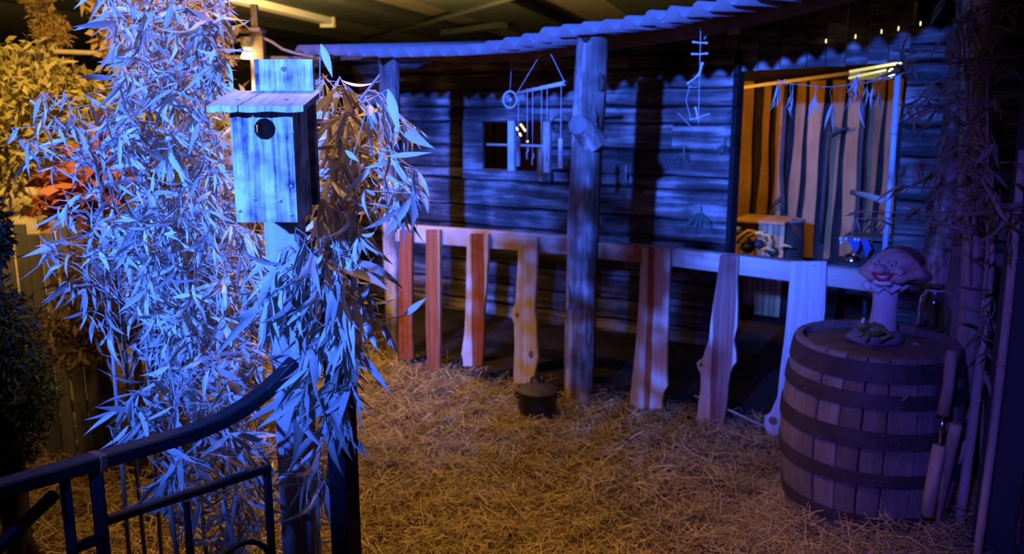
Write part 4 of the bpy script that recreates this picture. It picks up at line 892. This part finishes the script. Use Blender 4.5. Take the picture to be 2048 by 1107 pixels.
shrub('plume_grass', 'upright orange plume against the dark hall at the upper left', 'plant', [E_(82, 30, 5.6, 22, 62), E_(110, 62, 5.6, 28, 36), E_(60, -20, 5.6, 18, 40)], 1500, .05, .006, 'gold_foliage', 24)
shrub('shrub', 'rust red leafed shrub left of the bamboo', 'shrub', [E_(150, 390, 3.9, 70, 80), E_(210, 330, 4.0, 60, 60)], 420, .14, .02, 'rust_foliage', 25)
shrub('shrub', 'brown dry shrub behind the lower bamboo leaves', 'shrub', [E_(260, 560, 3.55, 150, 130), E_(440, 620, 3.7, 130, 160), E_(170, 670, 3.4, 90, 70)], 5200, .07, .008, 'brown_foliage', 26)
shrub('conifer', 'dark conifer in shadow at the lower left', 'conifer', [E_(-10, 660, 2.7, 85, 110), E_(-15, 820, 2.7, 115, 130), E_(30, 770, 2.65, 75, 100), E_(-20, 930, 2.7, 80, 60)], 8000, .045, .004, 'dark_foliage', 27, drop=.1, trunkmat='dark_brown')
shrub('shrub', 'dark evergreen sprig at the left edge beside the pale rocks', 'shrub', [E_(-12, 470, 2.9, 30, 80)], 700, .045, .006, 'dark_foliage', 28)
for i, (x, y, Y, rx, rz, lab) in enumerate(((40, 395, 4.5, 62, 34, 'pale rounded rock at the left below the yellow shrub'), (120, 430, 4.4, 40, 30, 'smaller pale rock beside the rounded rock'), (-40, 430, 4.4, 60, 50, 'pale rock cut by the left edge of the picture'))):
    c = at_y(x, y, Y); o = thing('rock', lab, 'rock', V((c.x, c.y, 0))); blob(MB(), c, (rx*Y/1700, rx*Y/1700*.8, rz*Y/1700*1.4), 40+i, 18, 12, .13).build('boulder', 'rock_pale', o, smooth=True)
    blob(MB(), V((c.x, c.y, c.z/2-.05)), (rx*Y/1700*1.25, rx*Y/1700, c.z/2+.08), 50+i, 16, 10, .1).build('lower_boulder', 'rock_pale', o, smooth=True)
gf = thing('plank_fence', 'low grey garden fence of upright planks left of the bamboo', 'fence', at_y(110, 600, 3.75)*1); gf.location.z = 0; ORG[gf] = V(gf.location)
for i in range(7):
    px = -20+i*29; p = at_y(px, 455+random.uniform(-12, 14), 3.7); h = p.z
    MB().box((p.x, p.y+random.uniform(-.01, .01), h/2), (.052, .018, h)).build('plank', 'garden_plank', gf, bevel=.003)
for zz in (.3, .8): MB().box((at_y(105, 500, 3.7).x, 3.73, zz), (.62, .03, .05)).build('cross_rail', 'garden_plank', gf)

# ================================================================== BAMBOO
def leaf_mesh(name, curl, fold, twist, sway=0):
    n = 7; vs = []; fs = []
    wprof = [.10, .62, .95, 1.0, .86, .60, .30, .0]
    x = z = 0; ang = .35*curl*-.2
    for i in range(n+1):
        t = i/n; w_ = wprof[i]*.5; tw = twist*t; c, s_ = math.cos(tw), math.sin(tw); yo = sway*math.sin(PI*t)
        for sd in (-1, 0, 1):
            yy = sd*w_; zz = abs(sd)*w_*fold
            vs.append((x, yo+(yy*c-zz*s_)*.15, z+(yy*s_+zz*c)*.15))
        ang -= curl/n; x += math.cos(ang)/n; z += math.sin(ang)/n
    for i in range(n):
        a = i*3; fs += [(a, a+1, a+4, a+3), (a+1, a+2, a+5, a+4)]
    me = bpy.data.meshes.new(name); me.from_pydata(vs, [], fs); me.shade_smooth(); return me
LM = [leaf_mesh('leaf_shape', c, f, t, s_) for c, f, t, s_ in ((.3, .25, .2, 0), (.8, .4, -.4, .02), (-.3, .5, .6, -.03), (1.3, .3, .2, .03), (.5, .8, 1.1, 0), (.1, .35, -.8, .04), (1.0, .6, -1.2, -.02), (.6, .2, 0, .05))]
LV = [np.array([v.co[:] for v in me.vertices]) for me in LM]; LF = [tuple(p.vertices) for p in LM[0].polygons]
LMM = {}
def lm(i, mat):
    if (i, mat) not in LMM:
        me = LM[i].copy(); me.materials.append(MATS[mat]); LMM[(i, mat)] = me
    return LMM[(i, mat)]
def inpoly(x, y, P):
    r = False; j = len(P)-1
    for i in range(len(P)):
        if (P[i][1] > y) != (P[j][1] > y) and x < (P[j][0]-P[i][0])*(y-P[i][1])/(P[j][1]-P[i][1])+P[i][0]: r = not r
        j = i
    return r
def bamboo(name, label, culms, regions, seed, L=(.055, .115), mat='bamboo_leaf', group=None, nobj=300, dvec=(0, 0, -1), culm_r=.007, wid=1.0, twig=.0011, fan=.75, droop=.9, cat='bamboo'):
    rs = random.Random(seed); base = V(culms[0][0]); o = thing(name, label, cat, V((base.x, base.y, ground(base.x, base.y)-.02 if base.z < .3 else base.z)), group)
    cps = []
    for cu in culms:
        cu = [V(p) for p in cu]; K = 10; pts = []
        for i in range(K+1):
            t = i/K*(len(cu)-1); q = min(int(t), len(cu)-2); pts.append(cu[q].lerp(cu[q+1], t-q))
        cps += pts; rr = [culm_r*(1-.6*i/K) for i in range(K+1)]
        cm = MB().tube(pts, rr, 8).build('culm', 'cane', o, smooth=True)
        for i in (2, 4, 6, 8): d = nz(pts[i+1]-pts[i]); MB().tube([pts[i]-d*.003, pts[i], pts[i]+d*.003], [rr[i], rr[i]*1.25, rr[i]], 8).build('node', 'cane', cm)
    tw = MB(); leaves = []
    for poly, d0, d1, nc, nl in regions:
        xs = [p[0] for p in poly]; ys = [p[1] for p in poly]; made = 0; tries = 0
        while made < nc and tries < nc*60:
            tries += 1; x = rs.uniform(min(xs), max(xs)); y = rs.uniform(min(ys), max(ys))
            if not inpoly(x, y, poly): continue
            c = at_y(x, y, rs.uniform(d0, d1))
            if c.z < .06: continue
            made += 1
            q = min(cps, key=lambda p: (p-c).length+.6*max(0, p.z-c.z+.05)); dv = c-q
            if dv.length > .42: q = c-nz(dv)*rs.uniform(.14, .30)+V((0, 0, .03))   # a side twig of a longer branch
            mid = (q+c)/2+V((rs.uniform(-.02, .02), rs.uniform(-.02, .02), .02+.05*dv.length*.5))
            tw.tube([q, mid, c], [twig*1.5, twig*1.2, twig*.8], 4, cap=False)
            td = nz(c-mid)
            for k in range(rs.randint(*nl)):
                d = nz(td*.55+V((rs.gauss(0, 1), rs.gauss(0, 1), rs.gauss(0, .8)))*fan+V(dvec)*droop)
                ln = rs.uniform(*L)*(1.15 if k == 0 else 1)
                nrm = V((rs.gauss(0, .8), rs.gauss(0, .8)-.25, rs.gauss(0, .7)+.35)); s_ = nz(nrm.cross(d)); n_ = d.cross(s_)
                p = c+(td*-rs.uniform(0, .03))
                M_ = Matrix(((d.x, s_.x, n_.x), (d.y, s_.y, n_.y), (d.z, s_.z, n_.z)))
                leaves.append((p, M_, ln, ln*wid*rs.uniform(.65, 1.1), rs.randrange(8), abs(s_.y)*.3))
    tw.build('twigs', 'cane', o)['kind'] = 'stuff'
    # the leaves that show largest become parts of their own, the rest one part
    leaves.sort(key=lambda l: -(l[2]*(1-l[5])/max(.4, (l[0]-CAM).length)))
    O_ = ORG[o]
    for (p, M_, ln, wd2, vi, _) in leaves[:nobj]:
        lo = bpy.data.objects.new('leaf', lm(vi, mat)); C.objects.link(lo); lo.parent = o
        lo.matrix_local = Matrix.Translation(p-O_) @ M_.to_4x4() @ Matrix.Diagonal((ln, wd2, wd2, 1))
    rest = leaves[nobj:]
    if rest:
        vs = []; fs = []
        for (p, M_, ln, wd2, vi, _) in rest:
            A_ = LV[vi]*np.array([ln, wd2, wd2]); A_ = A_ @ np.array(M_).T+np.array(p-O_); k = len(vs); vs += A_.tolist(); fs += [tuple(i+k for i in f) for f in LF]
        me = bpy.data.meshes.new('more_leaves'); me.from_pydata(vs, [], fs); me.shade_smooth(); me.materials.append(MATS[mat]); lo = bpy.data.objects.new('more_leaves', me); C.objects.link(lo); lo.parent = o; lo['kind'] = 'stuff'
    return o
def gp_(x, Y): p = at_y(x, 553, Y); return V((p.x, Y, 0))
bamboo('bamboo_plant', 'dense blue lit bamboo directly left of the birdhouse post', [[gp_(450, 2.2), at_y(440, 600, 2.15), at_y(420, 200, 2.2)], [gp_(380, 2.1), at_y(370, 700, 2.1), at_y(360, 300, 2.05)], [gp_(510, 2.3), at_y(500, 600, 2.2), at_y(500, 250, 2.2)]],
    [([(330, 420), (420, 300), (475, 225), (480, 440), (530, 455), (530, 800), (420, 860), (350, 800), (300, 700), (240, 580), (220, 430)], 1.80, 2.45, 520, (3, 6)), ([(500, 850), (650, 850), (650, 1107), (420, 1107), (400, 950)], 1.95, 2.5, 90, (3, 5))], 101, L=(.035, .095))
bamboo('bamboo_plant', 'tall bamboo whose crown fills the top left of the picture', [[gp_(330, 2.25), at_y(330, 500, 2.25), at_y(350, 100, 2.2), at_y(380, -150, 2.15)], [gp_(270, 2.3), at_y(280, 500, 2.3), at_y(300, 150, 2.3), at_y(260, -100, 2.2)]],
    [([(170, -60), (455, -60), (440, 60), (450, 160), (400, 205), (460, 260), (440, 380), (300, 430), (230, 330), (200, 220), (240, 120)], 1.85, 2.5, 340, (3, 5)), ([(390, 40), (450, 40), (460, 165), (420, 200)], 1.8, 2.0, 30, (3, 5))], 102, L=(.04, .10))
bamboo('bamboo_plant', 'sparse bamboo reaching out to the left edge of the picture', [[gp_(200, 2.2), at_y(210, 500, 2.15), at_y(190, 300, 2.1), at_y(60, 200, 2.0)], [gp_(240, 2.25), at_y(240, 600, 2.2), at_y(230, 420, 2.1)]],
    [([(20, 190), (200, 170), (300, 260), (300, 420), (180, 420), (20, 290)], 1.9, 2.4, 58, (2, 4)), ([(90, 370), (300, 420), (330, 720), (210, 720), (130, 600), (60, 480)], 1.95, 2.4, 70, (2, 4))], 103, nobj=300, L=(.04, .09))
bamboo('bamboo_plant', 'bamboo spray hanging in front of the birdhouse post and gate post', [[gp_(665, 1.76), at_y(660, 900, 1.74), at_y(650, 600, 1.70), at_y(590, 480, 1.60)]],
    [([(560, 480), (640, 470), (715, 560), (710, 640), (600, 650), (520, 610), (515, 560)], 1.48, 1.64, 50, (4, 6)), ([(620, 660), (715, 650), (720, 820), (640, 900), (580, 800)], 1.5, 1.62, 26, (3, 5)), ([(590, 900), (650, 880), (650, 1000), (600, 1000)], 1.66, 1.8, 10, (2, 4))], 104, L=(.07, .125), dvec=(-.25, 0, -1), droop=1.2, fan=.5)
bamboo('bamboo_plant', 'amber back lit bamboo spray right of the birdhouse', [[gp_(640, 2.0), at_y(650, 600, 1.98), at_y(680, 250, 1.95), at_y(760, 150, 1.9)], [gp_(690, 2.1), at_y(700, 600, 2.05), at_y(720, 300, 2.0)]],
    [([(640, 130), (690, 150), (740, 200), (760, 330), (750, 470), (690, 560), (640, 520), (632, 300)], 1.85, 2.3, 120, (3, 5)), ([(740, 170), (790, 200), (860, 290), (840, 420), (760, 440)], 1.75, 1.95, 26, (2, 4)), ([(640, 560), (740, 560), (730, 700), (650, 760)], 1.8, 2.2, 30, (3, 5))], 105, L=(.06, .125), fan=.6, droop=1.0)
bamboo('bamboo_plant', 'low bamboo leaves around the foreground handrail', [[gp_(330, 1.75), at_y(340, 1000, 1.72), at_y(350, 800, 1.7)], [gp_(450, 1.85), at_y(450, 1000, 1.82), at_y(440, 850, 1.8)]],
    [([(260, 740), (330, 720), (480, 690), (470, 800), (320, 860), (210, 860)], 1.62, 1.9, 38, (3, 5)), ([(330, 880), (520, 860), (520, 1040), (460, 1090), (340, 1060), (310, 960)], 1.62, 1.95, 62, (3, 5))], 106, L=(.06, .115))
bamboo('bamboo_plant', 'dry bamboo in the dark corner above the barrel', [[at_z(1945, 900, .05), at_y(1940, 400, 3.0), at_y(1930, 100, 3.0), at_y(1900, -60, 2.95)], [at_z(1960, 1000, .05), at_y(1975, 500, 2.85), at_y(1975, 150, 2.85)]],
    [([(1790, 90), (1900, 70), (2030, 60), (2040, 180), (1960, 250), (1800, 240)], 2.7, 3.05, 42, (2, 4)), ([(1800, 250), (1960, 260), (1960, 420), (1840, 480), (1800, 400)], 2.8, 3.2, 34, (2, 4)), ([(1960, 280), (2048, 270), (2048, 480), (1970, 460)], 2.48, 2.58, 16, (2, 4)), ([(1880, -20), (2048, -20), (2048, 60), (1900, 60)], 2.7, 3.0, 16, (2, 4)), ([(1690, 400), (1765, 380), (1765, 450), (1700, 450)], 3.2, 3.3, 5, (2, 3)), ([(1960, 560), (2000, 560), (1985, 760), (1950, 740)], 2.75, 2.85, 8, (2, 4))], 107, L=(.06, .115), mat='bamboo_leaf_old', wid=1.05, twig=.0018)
hw = 3.05; bamboo('bamboo_branch', 'drooping bamboo twig dangling across the top of the cabin opening', [[at_y(1830, 140, hw), at_y(1740, 165, hw), at_y(1650, 175, hw), at_y(1560, 165, hw)]],
    [([(1552, 168), (1566, 168), (1566, 178), (1552, 178)], hw, hw+.02, 2, (2, 3)), ([(1575, 180), (1640, 175), (1640, 200), (1580, 200)], hw, hw+.05, 4, (2, 2)), ([(1650, 165), (1760, 150), (1770, 215), (1650, 215)], hw-.05, hw+.1, 8, (2, 3))], 108, L=(.06, .10), mat='bamboo_leaf', culm_r=.003, droop=2.2, fan=.3, cat='branch')
# one big leaf stretched out over the yard
def single_leaf(label, a, b_, Yd, wdt, parent=None):
    pa, pb = at_y(*a, Yd), at_y(*b_, Yd); d = nz(pb-pa); s_ = nz(d.cross(V((0, -1, .2)))); n_ = d.cross(s_); ln = (pb-pa).length
    return pa, Matrix(((d.x, s_.x, n_.x), (d.y, s_.y, n_.y), (d.z, s_.z, n_.z))), ln, wdt
BS = [o for o in bpy.data.objects if o.get('label') == 'bamboo spray hanging in front of the birdhouse post and gate post'][0]
for a, b_, wdt in (((806, 632), (858, 592), .09), ((757, 640), (798, 706), .09), ((768, 645), (780, 690), .08), ((642, 88), (668, 158), .10), ((776, 178), (800, 268), .13), ((800, 262), (872, 300), .11), ((700, 870), (735, 905), .09), ((690, 300), (720, 325), .07), ((775, 312), (868, 306), .07)):
    pa, M_, ln, w_ = single_leaf('', a, b_, 1.66, wdt); lo = bpy.data.objects.new('leaf', lm(0, 'bamboo_leaf')); C.objects.link(lo); lo.parent = BS
    lo.matrix_local = Matrix.Translation(pa-ORG[BS]) @ M_.to_4x4() @ Matrix.Diagonal((ln, w_, w_*.8, 1))
for pts in ([(700, 660), (760, 640), (806, 632)], [(690, 640), (757, 640)], [(640, 200), (640, 120), (642, 88)], [(700, 330), (740, 200), (776, 178)], [(780, 270), (800, 262)], [(690, 800), (700, 870)]): MB().tube([at_y(x, y, 1.665) for x, y in pts], .0011, 5).build('long_twig', 'cane', BS)

# ================================================================== STRAW
def straw_mesh(name, n, sampler, L, wr, lift, seed):
    r = np.random.RandomState(seed); P = sampler(r, n); n = len(P)
    a = r.uniform(0, 2*PI, n); ln = r.uniform(L[0], L[1], n)*np.where(r.rand(n) < .06, 1.7, 1); wd2 = r.uniform(wr[0], wr[1], n); tilt = np.abs(r.normal(0, .28, n))*r.choice([-1, 1], n)
    gz = np.array([ground(x, y)+.032*max(0, math.sin(11*x+3*math.sin(5*y))*math.sin(13*y+2*math.sin(7*x))) for x, y in P])
    d = np.stack([np.cos(a)*np.cos(tilt), np.sin(a)*np.cos(tilt), np.sin(tilt)], 1); s_ = np.stack([-np.sin(a), np.cos(a), r.normal(0, .5, n)], 1)
    c = np.stack([P[:, 0], P[:, 1], gz+r.rand(n)**2*lift+np.abs(np.sin(tilt))*ln*.42], 1); bend = np.stack([-np.sin(a), np.cos(a), np.zeros(n)], 1)*(r.normal(0, .10, n)*ln)[:, None]+np.array([0, 0, 1])*(r.normal(0.03, .06, n)*ln)[:, None]
    h = (d*(ln/2)[:, None]); w_ = s_*(wd2/2)[:, None]
    vs = np.stack([c-h-w_, c-h+w_, c+bend+w_, c+bend-w_, c+h+w_*.6, c+h-w_*.6], 1).reshape(-1, 3); i = np.arange(n)*6
    fs = np.stack([i, i+3, i+2, i+1, i+3, i+5, i+4, i+2], 1).reshape(-1, 4)
    me = bpy.data.meshes.new(name); me.from_pydata(vs.tolist(), [], fs.tolist()); me.materials.append(MATS['straw']); o = bpy.data.objects.new(name, me); C.objects.link(o); return o
FAn = np.array(FA[:2]); FNn = np.array(FN[:2]); FUn = np.array(FU[:2])
def yard(r, n):
    P = np.stack([r.uniform(-1.3, 2.2, n), r.uniform(2.3, 5.6, n)], 1); w_ = (P-FAn) @ FNn
    keep = (w_ < .12+r.normal(0, .05, n)) & (((P[:, 0]-BC.x)**2+(P[:, 1]-BC.y)**2) > .30**2) & (r.rand(n) < 1.25-.12*P[:, 1]) & ~((P[:, 0] > 1.58) & (P[:, 1] > 2.45) & (P[:, 1] < 2.8)); return P[keep]
tag(straw_mesh('straw', 95000, yard, (.03, .12), (.0014, .0034), .03, 5), 'loose golden straw covering the yard between fence and railing', 'straw', kind='stuff')
def mound(r, n):
    a = r.uniform(0, 2*PI, n); q = np.sqrt(r.rand(n))*.55; P = np.stack([1.38+q*np.cos(a), 2.86+q*np.sin(a)*.75], 1)
    return P[(((P[:, 0]-BC.x)**2+(P[:, 1]-BC.y)**2) > .29**2) & (P[:, 0] < 1.56)]
tag(straw_mesh('straw', 9000, mound, (.05, .15), (.0014, .003), .09, 6), 'heap of straw piled around the barrel foot', 'straw', kind='stuff')
def gard(r, n): return np.stack([r.uniform(-2.6, -.9, n), r.uniform(2.0, 6.0, n)], 1)
tag(straw_mesh('straw', 22000, gard, (.05, .16), (.002, .004), .04, 7), 'orange lit straw and dry grass on the garden ground under the bamboo', 'straw', kind='stuff')
# larger dry leaves and stalks on the straw
for i, (a, b_, wdt, lab) in enumerate((((862, 938), (908, 942), .17, 'curled dry leaf on the straw in the middle of the yard'), ((968, 1082), (1006, 1056), .12, 'dry leaf on the straw near the bottom of the picture'), ((1008, 1052), (1032, 1018), .15, 'upright tipped dry leaf just above the bottom leaf'), ((866, 860), (892, 826), .15, 'dry leaf on the straw nearest the iron pot'), ((790, 858), (812, 866), .14, 'small dry leaf on the straw right of the gate post'))):
    pa, pb = at_z(*a, .065), at_z(*b_, .075); d = nz(pb-pa); s_ = nz(V((0, 0, 1)).cross(d)); n_ = d.cross(s_); ln = (pb-pa).length
    o = bpy.data.objects.new('dry_leaf', lm(3, 'dry_leaf')); C.objects.link(o); tag(o, lab, 'leaf', 'dry leaves on the straw')
    o.matrix_local = Matrix.Translation(pa) @ Matrix(((d.x, s_.x, n_.x), (d.y, s_.y, n_.y), (d.z, s_.z, n_.z))).to_4x4() @ Matrix.Diagonal((ln, wdt*1.2, wdt, 1)); ORG[o] = pa
for a, b_, lab in (((763, 778), (818, 763), 'straw stalk lying near the left pickets'), ((1405, 935), (1432, 968), 'pale short stalk on the straw in front of the fence'), ((1360, 955), (1445, 957), 'thin pale stalk lying level on the straw'), ((955, 985), (975, 1010), 'pale stalk standing out of the straw in the middle')):
    pa, pb = at_z(*a, .075), at_z(*b_, .07); o = MB().tube([pa, (pa+pb)/2+V((0, 0, .006)), pb], .0028, 6).build('straw_stalk', 'dry_leaf', org=pa); tag(o, lab, 'stalk', 'stalks on the straw')
# dry leaf caught on the barrel
a = at_y(1802, 802, 2.70); b_ = at_y(1818, 782, 2.71); d = nz(b_-a); s_ = nz(V((0, -1, 0)).cross(d)); n_ = d.cross(s_)
o = bpy.data.objects.new('dry_leaf', lm(2, 'dry_leaf')); C.objects.link(o); tag(o, 'dry leaf caught on the front of the barrel', 'leaf'); o.matrix_local = Matrix.Translation(a) @ Matrix(((d.x, s_.x, n_.x), (d.y, s_.y, n_.y), (d.z, s_.z, n_.z))).to_4x4() @ Matrix.Diagonal((.05, .06, .06, 1))
